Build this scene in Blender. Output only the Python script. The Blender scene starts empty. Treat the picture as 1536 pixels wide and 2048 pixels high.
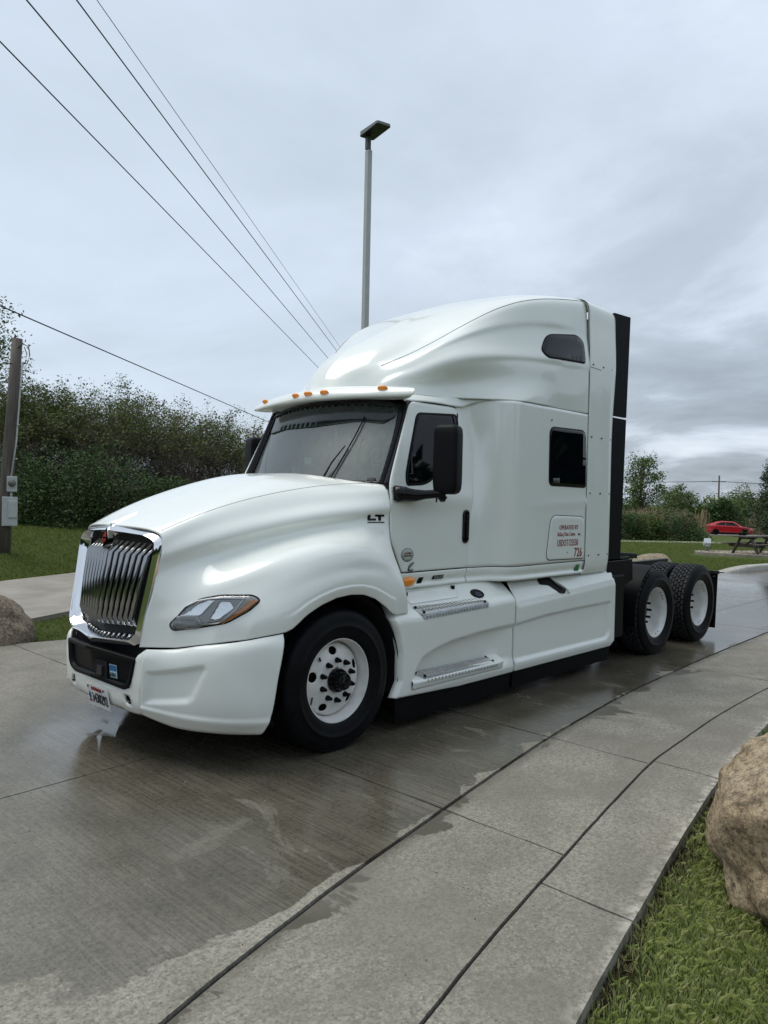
import bpy, bmesh, math, random
import numpy as np
from mathutils import Vector, Matrix, geometry
from mathutils.bvhtree import BVHTree

S = bpy.context.scene
COL = S.collection
rng = np.random.default_rng(7)
random.seed(7)
R = math.radians

# ---------------------------------------------------------------- camera
cd = bpy.data.cameras.new('camera')
cam = bpy.data.objects.new('camera', cd)
COL.objects.link(cam)
CP = Vector((-3.7117, -5.1128, 1.8073))
r_ = Vector((0.689312, -0.724139, 0.021699)); u_ = Vector((-0.001395, 0.028626, 0.999589)); d_ = Vector((0.724463, 0.689060, -0.018722))
M = Matrix((r_, u_, -d_)).transposed().to_4x4()
M.translation = CP
cam.matrix_world = M
cd.sensor_fit = 'VERTICAL'; cd.sensor_height = 36.0; cd.lens = 26.806
cd.clip_start = 0.05; cd.clip_end = 4000
S.camera = cam

# ---------------------------------------------------------------- sky
SUN_EL, SUN_AZ = R(64), R(122)          # azimuth of the sun, measured from +X towards +Y
w = bpy.data.worlds.new('World'); S.world = w; w.use_nodes = True
nt = w.node_tree; nt.nodes.clear()
def wn(t, **k):
    n = nt.nodes.new(t)
    for a, b in k.items(): setattr(n, a, b)
    return n
out = wn('ShaderNodeOutputWorld'); bg = wn('ShaderNodeBackground'); bg.inputs[1].default_value = 1.0
sky = wn('ShaderNodeTexSky', sky_type='NISHITA'); sky.sun_disc = False
sky.sun_elevation = SUN_EL; sky.sun_rotation = math.pi/2 - SUN_AZ
sk = wn('ShaderNodeVectorMath', operation='SCALE'); sk.inputs[3].default_value = 0.1
nt.links.new(sky.outputs[0], sk.inputs[0])
tc = wn('ShaderNodeTexCoord'); sx = wn('ShaderNodeSeparateXYZ'); nt.links.new(tc.outputs['Generated'], sx.inputs[0])
def wm(op, a, b=None, clamp=False):
    n = wn('ShaderNodeMath', operation=op); n.use_clamp = clamp
    for i, v in enumerate((a, b)):
        if v is None: continue
        if isinstance(v, (int, float)): n.inputs[i].default_value = v
        else: nt.links.new(v, n.inputs[i])
    return n.outputs[0]
zz = wm('ADD', wm('MAXIMUM', sx.outputs[2], 0.0), 0.24)
cx = wn('ShaderNodeCombineXYZ'); nt.links.new(wm('DIVIDE', sx.outputs[0], zz), cx.inputs[0]); nt.links.new(wm('DIVIDE', sx.outputs[1], zz), cx.inputs[1])
def wnoise(scale, detail, rough, off=0.0):
    n = wn('ShaderNodeTexNoise'); n.inputs['Scale'].default_value = scale; n.inputs['Detail'].default_value = detail
    n.inputs['Roughness'].default_value = rough; n.inputs['Distortion'].default_value = .35
    a = wn('ShaderNodeVectorMath', operation='ADD'); a.inputs[1].default_value = (off, off*.7, off*.3)
    nt.links.new(cx.outputs[0], a.inputs[0]); nt.links.new(a.outputs[0], n.inputs['Vector'])
    return n.outputs[0]
def wramp(v, stops):
    n = wn('ShaderNodeValToRGB'); e = n.color_ramp.elements
    while len(e) < len(stops): e.new(.5)
    for el, (p, c) in zip(e, stops):
        el.position = p; el.color = (*c, 1)
    nt.links.new(v, n.inputs[0]); return n.outputs[0]
def wmix(f, a, b, mode='MIX'):
    n = wn('ShaderNodeMix', data_type='RGBA', blend_type=mode)
    if isinstance(f, (int, float)): n.inputs[0].default_value = f
    else: nt.links.new(f, n.inputs[0])
    for i, v in ((6, a), (7, b)):
        if isinstance(v, tuple): n.inputs[i].default_value = (*v, 1)
        else: nt.links.new(v, n.inputs[i])
    return n.outputs[2]
veil = wramp(wnoise(.75, 7, .58, 11.7), [(.28, (.39, .455, .515)), (.46, (.455, .525, .60)), (.60, (.52, .595, .69)), (.74, (.66, .73, .81))])
# heavier broken clouds low over the horizon
low = wm('SUBTRACT', 1.0, wm('MULTIPLY', sx.outputs[2], 1.75), True)
lump = wramp(wnoise(1.25, 9, .55, 8.3), [(.38, (.20, .23, .265)), (.50, (.31, .355, .41)), (.57, (.52, .58, .66)), (.70, (.76, .81, .86))])
# the bank of broken cloud stands towards +X; the rest of the sky keeps its smooth veil
side = wm('MULTIPLY', wm('SUBTRACT', wm('MULTIPLY', sx.outputs[0], 2.4), 1.55), 1.0, True)
veil = wmix(wm('MULTIPLY', wm('MULTIPLY', low, 1.5), side, True), veil, lump)
fin = wmix(0.07, veil, sk.outputs[0])
nt.links.new(fin, bg.inputs[0]); nt.links.new(bg.outputs[0], out.inputs[0])

# ---------------------------------------------------------------- sun behind cloud
sl = bpy.data.lights.new('sun', 'SUN'); sl.energy = 1.5; sl.angle = R(40); sl.color = (1.0, .95, .87)
sun = bpy.data.objects.new('sun', sl); COL.objects.link(sun)
sd = Vector((math.cos(SUN_EL)*math.cos(SUN_AZ), math.cos(SUN_EL)*math.sin(SUN_AZ), math.sin(SUN_EL)))
sun.rotation_euler = sd.to_track_quat('Z', 'Y').to_euler()
sun.location = sd*50
S.view_settings.view_transform = 'Standard'; S.view_settings.look = 'None'
S.view_settings.exposure = 0.45; S.view_settings.gamma = 1.0; S.view_settings.use_curve_mapping = False
S.render.engine = 'CYCLES'
S.cycles.max_bounces = 8; S.cycles.transparent_max_bounces = 24; S.cycles.caustics_reflective = False; S.cycles.caustics_refractive = False
S.cycles.use_denoising = True

# ---------------------------------------------------------------- materials
class G:
    """small node-graph helper"""
    def __init__(s, name):
        s.m = bpy.data.materials.new(name); s.m.use_nodes = True
        s.t = s.m.node_tree; s.b = s.t.nodes['Principled BSDF']; s.o = s.t.nodes['Material Output']
    def n(s, t, **k):
        x = s.t.nodes.new(t)
        for a, b in k.items(): setattr(x, a, b)
        return x
    def put(s, sock, v):
        if v is None: return
        if isinstance(v, (int, float)): sock.default_value = v
        elif isinstance(v, tuple): sock.default_value = (*v, 1) if (len(v) == 3 and sock.type == 'RGBA') else v
        else: s.t.links.new(v, sock)
    def math(s, op, a, b=None, c=None, clamp=False):
        x = s.n('ShaderNodeMath', operation=op); x.use_clamp = clamp
        for i, v in enumerate((a, b, c)): s.put(x.inputs[i], v)
        return x.outputs[0]
    def mix(s, f, a, b, mode='MIX'):
        x = s.n('ShaderNodeMix', data_type='RGBA', blend_type=mode)
        s.put(x.inputs[0], f); s.put(x.inputs[6], a); s.put(x.inputs[7], b); return x.outputs[2]
    def pos(s):
        return s.n('ShaderNodeNewGeometry').outputs['Position']
    def obj(s):
        return s.n('ShaderNodeTexCoord').outputs['Object']
    def scale(s, v, k):
        x = s.n('ShaderNodeVectorMath', operation='MULTIPLY'); s.put(x.inputs[0], v); x.inputs[1].default_value = k; return x.outputs[0]
    def noise(s, v, sc, det=4, ro=.55, dist=0., out=0):
        x = s.n('ShaderNodeTexNoise'); s.put(x.inputs['Vector'], v); x.inputs['Scale'].default_value = sc
        x.inputs['Detail'].default_value = det; x.inputs['Roughness'].default_value = ro; x.inputs['Distortion'].default_value = dist
        return x.outputs[out]
    def vor(s, v, sc, feat='F1'):
        x = s.n('ShaderNodeTexVoronoi', feature=feat); s.put(x.inputs['Vector'], v); x.inputs['Scale'].default_value = sc
        return x.outputs[0]
    def rng(s, v, a, b, c=0., d=1., smooth=False):
        x = s.n('ShaderNodeMapRange'); x.interpolation_type = 'SMOOTHSTEP' if smooth else 'LINEAR'
        s.put(x.inputs[0], v)
        for i, k in enumerate((a, b, c, d)): x.inputs[i+1].default_value = k
        return x.outputs[0]
    def ramp(s, v, stops):
        x = s.n('ShaderNodeValToRGB'); e = x.color_ramp.elements
        while len(e) < len(stops): e.new(.5)
        for el, (p, c) in zip(e, stops): el.position = p; el.color = (*c, 1)
        s.put(x.inputs[0], v); return x.outputs[0]
    def bump(s, h, st=.3, d=.01):
        x = s.n('ShaderNodeBump'); x.inputs['Strength'].default_value = st; x.inputs['Distance'].default_value = d
        s.put(x.inputs['Height'], h); s.put(s.b.inputs['Normal'], x.outputs[0]); return x.outputs[0]
    def set(s, **k):
        for a, v in k.items(): s.put(s.b.inputs[a.replace('_', ' ')], v)
        return s

def simple(name, col, rough=.5, metal=0., var=.0, vs=8., coat=0., spec=None, bump=0., bs=40.):
    g = G(name); g.set(Roughness=rough, Metallic=metal)
    if coat: g.set(Coat_Weight=coat, Coat_Roughness=.04)
    if spec is not None: g.set(Specular_IOR_Level=spec)
    if var:
        f = g.noise(g.obj(), vs, 5)
        g.set(Base_Color=g.mix(g.rng(f, .3, .7), tuple(c*(1-var) for c in col), tuple(min(1, c*(1+var)) for c in col)))
    else: g.set(Base_Color=col)
    if bump: g.bump(g.noise(g.obj(), bs, 4), bump, .01)
    return g.m

def paint_mat():
    g = G('white_paint')
    o = g.obj()
    dirt = g.rng(g.noise(o, 3.5, 7, .62), .45, .75)
    sz = g.n('ShaderNodeSeparateXYZ'); g.put(sz.inputs[0], o)
    c = g.mix(g.math('MULTIPLY', dirt, .18), (.80, .83, .79), (.66, .685, .64))
    sp = g.vor(o, 55.); spk = g.rng(sp, .05, .09, 1., 0.)           # water drops left after washing
    g.set(Base_Color=c, Roughness=.30, Coat_Weight=.7, Coat_Roughness=.06)
    g.bump(g.math('ADD', g.math('MULTIPLY', spk, .5), g.math('MULTIPLY', g.noise(o, 16, 2), .15)), .10, .004)
    return g.m
PAINT = paint_mat()
CHROME = simple('chrome', (.80, .80, .82), .07, 1.)
BLACKP = simple('black_plastic', (.0035, .004, .005), .5, var=.3, spec=.14, bump=.08, bs=120)
GLOSSB = simple('gloss_black_plastic', (.003, .003, .004), .16, spec=.25)
GAPB = simple('gap_black', (.006, .006, .007), .9)
RUBBER = simple('rubber', (.004, .0045, .006), .6, var=.35, vs=14, spec=.12, bump=.12, bs=60)
TYRE = simple('tyre_rubber', (.004, .0046, .006), .5, var=.4, vs=10, spec=.12, bump=.15, bs=50)
TREAD = simple('tread_rubber', (.034, .036, .039), .8, var=.45, spec=.2, vs=25, bump=.2, bs=70)
RIMW = simple('white_rim', (.70, .70, .68), .3, var=.12, vs=9, coat=.2)
STEEL = simple('dark_steel', (.035, .034, .034), .5, .6, var=.4, vs=20, bump=.1)
ALU = simple('aluminium_step', (.62, .63, .64), .32, 1., var=.12, vs=30, bump=.2, bs=60)
AMBER = simple('amber_lens', (.88, .27, .012), .18, coat=.6)
FRAMEB = simple('frame_black', (.007, .010, .009), .5, spec=.3, var=.5, vs=6, bump=.1)
def glass_mat(name, tint, rough, tr, spec_ior=1.5):
    g = G(name)
    t = g.n('ShaderNodeBsdfTransparent'); t.inputs[0].default_value = (*tint, 1)
    gl = g.n('ShaderNodeBsdfGlossy'); gl.inputs['Roughness'].default_value = rough
    fr = g.n('ShaderNodeFresnel'); fr.inputs[0].default_value = spec_ior
    f = g.math('ADD', g.math('MULTIPLY', fr.outputs[0], 1.0), tr, clamp=True)
    mx = g.n('ShaderNodeMixShader'); g.put(mx.inputs[0], f); g.put(mx.inputs[1], t.outputs[0]); g.put(mx.inputs[2], gl.outputs[0])
    g.put(g.o.inputs[0], mx.outputs[0]); return g
def windshield_mat():
    g = glass_mat('windshield_glass', (.43, .53, .48), .03, .04)
    o = g.obj()
    # beads and runs of wash water that scatter the daylight
    v = g.scale(o, (46., 46., 5.)); runs = g.rng(g.noise(v, 1., 5, .7), .35, .75)
    beads = g.rng(g.vor(o, 120.), .25, .42, 1., 0.)
    wet = g.math('MULTIPLY', g.math('ADD', g.math('MULTIPLY', runs, .05), g.math('MULTIPLY', beads, .03)), 1., clamp=True)
    df = g.n('ShaderNodeBsdfGlossy'); df.inputs['Roughness'].default_value = .42; df.inputs[0].default_value = (.72, .80, .76, 1)
    mx = g.n('ShaderNodeMixShader'); g.put(mx.inputs[0], g.math('ADD', wet, .10)); 
    src = g.o.inputs[0].links[0].from_socket
    g.put(mx.inputs[1], src); g.put(mx.inputs[2], df.outputs[0]); g.put(g.o.inputs[0], mx.outputs[0])
    return g.m
WSG = windshield_mat()
LENS = glass_mat('lamp_lens_glass', (.93, .94, .94), .03, .03).m
DARKG = simple('dark_tinted_glass', (.002, .0032, .0055), .02, spec=.3)
BAND = simple('sun_band_tint', (.012, .02, .02), .12, spec=.5)
def mk_wood(name, a, b, sc=(1., 14., 14.), rough=.8):
    g = G(name); v = g.scale(g.obj(), sc)
    g.set(Base_Color=g.mix(g.rng(g.noise(v, 1.5, 6, .65), .3, .7), a, b), Roughness=rough)
    g.bump(g.noise(v, 3., 5), .4, .01); return g.m

# ---------------------------------------------------------------- mesh helpers
def link(name, me, parent=None, mat=None, smooth=True):
    o = bpy.data.objects.new(name, me); COL.objects.link(o)
    if mat is not None:
        for m in (mat if isinstance(mat, (list, tuple)) else [mat]): me.materials.append(m)
    if parent is not None: o.parent = parent
    if smooth: me.shade_smooth()
    return o
def mk(name, vs, fs, mat, parent=None, smooth=True, solid=0., auto=None, mi=None):
    me = bpy.data.meshes.new(name); me.from_pydata([tuple(map(float, v)) for v in vs], [], [tuple(map(int, f)) for f in fs])
    if mi is not None: me.polygons.foreach_set('material_index', mi)
    o = link(name, me, parent, mat, smooth)
    if solid: solidify(o, solid)
    if auto: sharp(o, auto)
    return o
def solidify(o, th):
    m = o.modifiers.new('thickness', 'SOLIDIFY'); m.thickness = th; m.offset = -1; m.use_rim = True
def sharp(o, ang):
    me = o.data; bm = bmesh.new(); bm.from_mesh(me); bm.normal_update()
    for e in bm.edges:
        if len(e.link_faces) == 2 and e.calc_face_angle(0) > R(ang): e.smooth = False
    bm.to_mesh(me); bm.free()
class MB:
    """collects shapes into one mesh"""
    def __init__(s): s.v = []; s.f = []; s.m = []
    def add(s, vs, fs, mi=0):
        k = len(s.v); s.v += [tuple(map(float, v)) for v in vs]; s.f += [tuple(int(i)+k for i in f) for f in fs]; s.m += [mi]*len(fs)
    def box(s, c, d, rz=0., mi=0, mat=None, tap=1.):
        x, y, z = d[0]/2, d[1]/2, d[2]/2
        P = [Vector((a*x*(tap if e > 0 else 1), b*y*(tap if e > 0 else 1), e*z)) for e in (-1, 1) for a, b in ((-1, -1), (1, -1), (1, 1), (-1, 1))]
        rot = mat if mat is not None else Matrix.Rotation(rz, 3, 'Z')
        P = [rot @ p + Vector(c) for p in P]
        s.add(P, [(3, 2, 1, 0), (4, 5, 6, 7), (0, 1, 5, 4), (1, 2, 6, 5), (2, 3, 7, 6), (3, 0, 4, 7)], mi)
    def bar(s, a, b, w, h, mi=0, up=(0, 0, 1)):
        a = Vector(a); b = Vector(b); d = (b-a); L = d.length; d.normalize()
        sd_ = d.cross(Vector(up)).normalized(); up2 = sd_.cross(d)
        rot = Matrix((d, sd_*-1, up2)).transposed()
        s.box((a+b)/2, (L, w, h), mat=rot, mi=mi)
    def tube(s, pts, r, n=8, mi=0, caps=True):
        pts = [Vector(p) for p in pts]; rr = r if isinstance(r, (list, tuple)) else [r]*len(pts)
        rings = []; up = Vector((0, 0, 1))
        for i, p in enumerate(pts):
            d = (pts[min(i+1, len(pts)-1)]-pts[max(i-1, 0)]).normalized()
            a = d.cross(up if abs(d.z) < .95 else Vector((1, 0, 0))).normalized(); b = d.cross(a)
            rings += [p+(a*math.cos(2*math.pi*k/n)+b*math.sin(2*math.pi*k/n))*rr[i] for k in range(n)]
        fs = [(i*n+k, i*n+(k+1) % n, (i+1)*n+(k+1) % n, (i+1)*n+k) for i in range(len(pts)-1) for k in range(n)]
        if caps: fs += [tuple(range(n-1, -1, -1)), tuple((len(pts)-1)*n+k for k in range(n))]
        s.add(rings, fs, mi)
    def lathe(s, prof, n=48, mi=0, c=(0, 0, 0), closed=False):
        """profile of (radius, y) turned about the Y axis"""
        P = [(c[0]+r*math.cos(2*math.pi*k/n), c[1]+y, c[2]+r*math.sin(2*math.pi*k/n)) for r, y in prof for k in range(n)]
        m = len(prof); fs = [(i*n+k, i*n+(k+1) % n, (i+1)*n+(k+1) % n, (i+1)*n+k) for i in range(m-1) for k in range(n)]
        s.add(P, fs, mi)
    def build(s, name, mat, parent=None, smooth=False, auto=None, bevel=0.):
        o = mk(name, s.v, s.f, mat, parent, smooth, auto=auto, mi=s.m if any(s.m) else None)
        if bevel:
            b = o.modifiers.new('bevel', 'BEVEL'); b.width = bevel; b.segments = 2; b.limit_method = 'ANGLE'; b.angle_limit = R(35)
        return o
def empty(name, label, cat, loc=(0, 0, 0), rz=0., group=None):
    o = bpy.data.objects.new(name, None); COL.objects.link(o); o.location = loc; o.rotation_euler = (0, 0, rz)
    o.empty_display_size = .2
    return tag(o, label, cat, group)
def tag(o, label, cat, group=None, kind=None):
    o['label'] = label; o['category'] = cat
    if group: o['group'] = group
    if kind: o['kind'] = kind
    return o
def struct(o, label=None):
    o['kind'] = 'structure'
    if label: o['label'] = label
    return o

def nspline(t, P, q):
    """natural cubic spline through P (n x k) at parameters t, sampled at q"""
    t = np.asarray(t, float); P = np.asarray(P, float); n = len(t); h = np.diff(t)
    A = np.zeros((n, n)); B = np.zeros_like(P); A[0, 0] = A[-1, -1] = 1
    for i in range(1, n-1):
        A[i, i-1] = h[i-1]; A[i, i] = 2*(h[i-1]+h[i]); A[i, i+1] = h[i]
        B[i] = 6*((P[i+1]-P[i])/h[i]-(P[i]-P[i-1])/h[i-1])
    Mm = np.linalg.solve(A, B); q = np.asarray(q, float)
    j = np.clip(np.searchsorted(t, q, 'right')-1, 0, n-2); a = (t[j+1]-q); b = q-t[j]; hh = h[j]
    a, b, hh = a[:, None], b[:, None], hh[:, None]
    return Mm[j]*a**3/(6*hh)+Mm[j+1]*b**3/(6*hh)+(P[j]/hh-Mm[j]*hh/6)*a+(P[j+1]/hh-Mm[j+1]*hh/6)*b
def lin(t, P, q):
    P = np.asarray(P, float); return np.stack([np.interp(q, t, P[:, k]) for k in range(P.shape[1])], -1)
def chord(P, al=.6):
    d = np.linalg.norm(np.diff(np.asarray(P, float), axis=0), axis=1)**al; t = np.concatenate([[0], np.cumsum(d)]); return t/t[-1]
def curve(P, n, al=.6):
    return nspline(chord(P, al), P, np.linspace(0, 1, n))
def patch_pts(rows, nu, nv, vpar=None):
    """rows: list of point lists, or ready arrays of nu points. Returns nv x nu x 3"""
    D = np.stack([r if isinstance(r, np.ndarray) and len(r) == nu else curve(r, nu) for r in rows])
    if vpar is None:
        L = np.linalg.norm(np.diff(D, axis=0), axis=2).mean(1)**.8; vpar = np.concatenate([[0], np.cumsum(L)]); vpar /= vpar[-1]
    m = len(rows); X = nspline(vpar, D.reshape(m, -1), np.linspace(0, 1, nv))
    return X.reshape(nv, nu, 3)
def grid_faces(nv, nu, flip=False):
    f = [(i*nu+j, i*nu+j+1, (i+1)*nu+j+1, (i+1)*nu+j) for i in range(nv-1) for j in range(nu-1)]
    return [t[::-1] for t in f] if flip else f
def grid_obj(name, X, mat, parent=None, flip=False, solid=.012, mirror=False, auto=None):
    nv, nu = X.shape[:2]; vs = X.reshape(-1, 3); fs = grid_faces(nv, nu, flip)
    if mirror:
        k = len(vs); m = vs*np.array([1, -1, 1]); fs = fs+[tuple(i+k for i in f)[::-1] for f in fs]; vs = np.concatenate([vs, m])
    return mk(name, vs, fs, mat, parent, True, solid, auto)
def mir(P): return [(x, -y, z) for x, y, z in P]

def rpoly(pts, rad, n=5):
    """closed polygon with rounded corners; rad a number or one per corner"""
    P = [Vector(p) for p in pts]; m = len(P); rr = rad if isinstance(rad, (list, tuple)) else [rad]*m; o_ = []
    for i in range(m):
        a, b, c = P[i-1], P[i], P[(i+1) % m]; d1 = (a-b); d2 = (c-b)
        r = min(rr[i], d1.length*.48, d2.length*.48); p1 = b+d1.normalized()*r; p2 = b+d2.normalized()*r
        for k in range(n+1):
            t = k/n; o_.append((1-t)**2*p1+2*t*(1-t)*b+t*t*p2)
    return [(p.x, p.y) for p in o_]
def dens(P, s, closed=True):
    o_ = []; m = len(P)
    for i in range(m if closed else m-1):
        a = np.array(P[i]); b = np.array(P[(i+1) % m]); L = np.linalg.norm(b-a)
        if L < 1e-6: continue
        k = max(1, int(math.ceil(L/s)))
        o_ += [tuple(a+(b-a)*j/k) for j in range(k)]
    return o_
def inset(P, e):
    A = np.array(P); m = len(A); nx = np.roll(A, -1, 0); pv = np.roll(A, 1, 0)
    t = nx-pv; t /= np.linalg.norm(t, axis=1)[:, None]+1e-9; nrm = np.stack([-t[:, 1], t[:, 0]], 1)
    area = np.sum(A[:, 0]*nx[:, 1]-A[:, 1]*nx[:, 0]); s_ = 1 if area > 0 else -1
    return [tuple(p) for p in A+nrm*s_*e]
def inside(P, q):
    x, y = q; c = False; j = len(P)-1
    for i in range(len(P)):
        if (P[i][1] > y) != (P[j][1] > y) and x < (P[j][0]-P[i][0])*(y-P[i][1])/(P[j][1]-P[i][1])+P[i][0]: c = not c
        j = i
    return c
def panel_mesh(outline, surf, step=.05, edge=.0, drop=.0, off=0.):
    """fills a 2-D outline with a triangulation and lifts it onto surf(a, b) -> 3-D; the rim falls back by drop over a width edge"""
    O = dens(outline, step); V = list(O); E = [(i, (i+1) % len(O)) for i in range(len(O))]; ring = len(O)
    core = outline
    if edge:
        I = dens(inset(outline, edge), step); k = len(V); V += I; E += [(k+i, k+(i+1) % len(I)) for i in range(len(I))]; core = inset(outline, edge*1.6)
    A = np.array(O); lo, hi = A.min(0), A.max(0)
    for a in np.arange(lo[0]+step*.5, hi[0], step):
        for b in np.arange(lo[1]+step*.5, hi[1], step):
            if inside(core, (a, b)): V.append((a, b))
    vv, _, ff, orig, _, _ = geometry.delaunay_2d_cdt([Vector(v) for v in V], E, [], 1, 1e-5)
    out_ = []
    for i, v in enumerate(vv):
        p = Vector(surf(v.x, v.y)); h = 2e-3
        n_ = (Vector(surf(v.x+h, v.y))-p).cross(Vector(surf(v.x, v.y+h))-p).normalized()
        rim = any(q < ring for q in orig[i])
        out_.append(p+n_*(off-(drop if rim and drop else 0)))
    return out_, [tuple(f) for f in ff]
def panel(name, outline, surf, mat, parent, step=.05, edge=0., drop=0., off=0., solid=.01, mirror=False, flip=False, auto=None):
    v, f = panel_mesh(outline, surf, step, edge, drop, off)
    # CDT faces come counter-clockwise in (a, b)
    if flip: f = [t[::-1] for t in f]
    if mirror:
        k = len(v); v = v+[Vector((p.x, -p.y, p.z)) for p in v]; f = f+[tuple(i+k for i in t)[::-1] for t in f]
    return mk(name, v, f, mat, parent, True, solid, auto)
def text_mesh(s, size, bold=0., xs=1., align='CENTER', extr=.0015):
    c = bpy.data.curves.new('t', 'FONT'); c.body = s; c.size = size; c.align_x = align; c.offset = bold; c.extrude = extr; c.resolution_u = 3; c.space_character = 1.08
    o = bpy.data.objects.new('t', c); COL.objects.link(o); bpy.context.view_layer.update()
    me = bpy.data.meshes.new_from_object(o.evaluated_get(bpy.context.evaluated_depsgraph_get()))
    bpy.data.objects.remove(o); bpy.data.curves.remove(c)
    if xs != 1: 
        for v in me.vertices: v.co.x *= xs
    return me
def text_on(name, s, size, loc, xdir, zdir, mat, parent, **k):
    """flat lettering: text x runs along xdir, text y along zdir"""
    me = text_mesh(s, size, **k); xd = Vector(xdir).normalized(); zd = Vector(zdir).normalized(); nd = xd.cross(zd)
    m = Matrix((xd, zd, nd)).transposed().to_4x4(); m.translation = Vector(loc); me.transform(m)
    return link(name, me, parent, mat, False)
def orient(o, ref):
    """turn the faces away from ref"""
    me = o.data; s = 0.; r = Vector(ref)
    for p in me.polygons: s += p.normal.dot(p.center-r)*p.area
    if s < 0:
        me.flip_normals()
    return o
def mirror_part(o, parent=None):
    me = o.data.copy() if o.data else None
    c = bpy.data.objects.new(o.name.split('.')[0], me); COL.objects.link(c); c.parent = parent or o.parent
    if me:
        me.transform(Matrix.Scale(-1, 4, (0, 1, 0))); me.flip_normals()
    l = o.location; c.location = (l.x, -l.y, l.z)
    for m in o.modifiers:
        k = c.modifiers.new(m.name, m.type)
        for a in ('thickness', 'offset', 'use_rim', 'width', 'segments', 'limit_method', 'angle_limit'):
            if hasattr(m, a): setattr(k, a, getattr(m, a))
    for ch in o.children:
        if not ch.name.startswith(('lettering', 'sticker', 'badge')): mirror_part(ch, c)
    return c
def sst(a, b, x):
    t = np.clip((np.asarray(x, float)-a)/(b-a), 0, 1); return t*t*(3-2*t)
def sdf(P, q):
    """signed distance to polygon, inside positive; q: n x 2"""
    A = np.array(P, float); B = np.roll(A, -1, 0); q = np.asarray(q, float); best = np.full(len(q), 1e9); ins = np.zeros(len(q), bool)
    for a, b in zip(A, B):
        ab = b-a; t = np.clip(((q-a)@ab)/(ab@ab), 0, 1); best = np.minimum(best, np.linalg.norm(q-a-t[:, None]*ab, axis=1))
        c = ((a[1] > q[:, 1]) != (b[1] > q[:, 1])); xx = (b[0]-a[0])*(q[:, 1]-a[1])/((b[1]-a[1]) if b[1] != a[1] else 1e-9)+a[0]
        ins ^= c & (q[:, 0] < xx)
    return np.where(ins, best, -best)


# ================================================================ GROUND
FX, FY = .7246, .6892            # heading of the photograph in plan
def BD(l, d, z=0.):              # survey: l metres to the right, d metres ahead of where the photographer stood
    return Vector((CP.x+d*FX+l*FY, CP.y+d*FY-l*FX, z))
def ld(x, y):
    return (x-CP.x)*FY-(y-CP.y)*FX, (x-CP.x)*FX+(y-CP.y)*FY
AX = [-14, -6, -2.355, -1.55, -.135, 1.335, 3.144, 5.583, 9, 16, 60]; AY = [-7.2, -3.95, -2.822, -2.603, -2.326, -2.054, -1.83, -1.69, -1.58, -1.50, -1.4]
aq = np.linspace(-14, 60, 1500); ay = np.interp(aq, AX, AY)
for _ in range(120): ay[1:-1] = ay[1:-1]*.5+(ay[:-2]+ay[2:])*.25
def yA(x): return np.interp(x, aq, ay)
def yB(x): return yA(x)-np.interp(x, [-3, 1.5, 4.5, 60], [.79, .80, .95, 1.0])
def yC(x): return yA(x)-np.interp(x, [-3, 1, 60], [1.26, 1.255, 1.45])-np.where(np.asarray(x) > 6, (np.asarray(x)-6)*.03, 0)
def yL(x): return np.interp(x, [-14, -3, 0, 60], [-.62, -.52, -.36, -.1])
def yE(x): return np.interp(x, [-14, -1.5, -.37, .34, 3, 15.3, 17.7, 19.4, 24, 60], [5.6, 4.45, 4.18, 4.02, 3.75, 2.94, 2.14, 1.83, 1.4, .9])
def zter(x, y):
    x = np.asarray(x, float); y = np.asarray(y, float); l, d = ld(x, y)
    s = (y-10.75-.42*(x-1.94))/1.0846
    bank = (.72*sst(0.2, 4.2, s)+.022*np.clip(s-4, 0, 40))*(1-sst(-5, 3, l))
    fall = -.022*np.clip(np.minimum(d, 110)-22, 0, None)*sst(-7, 2, l)
    return -.07+bank+fall
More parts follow.
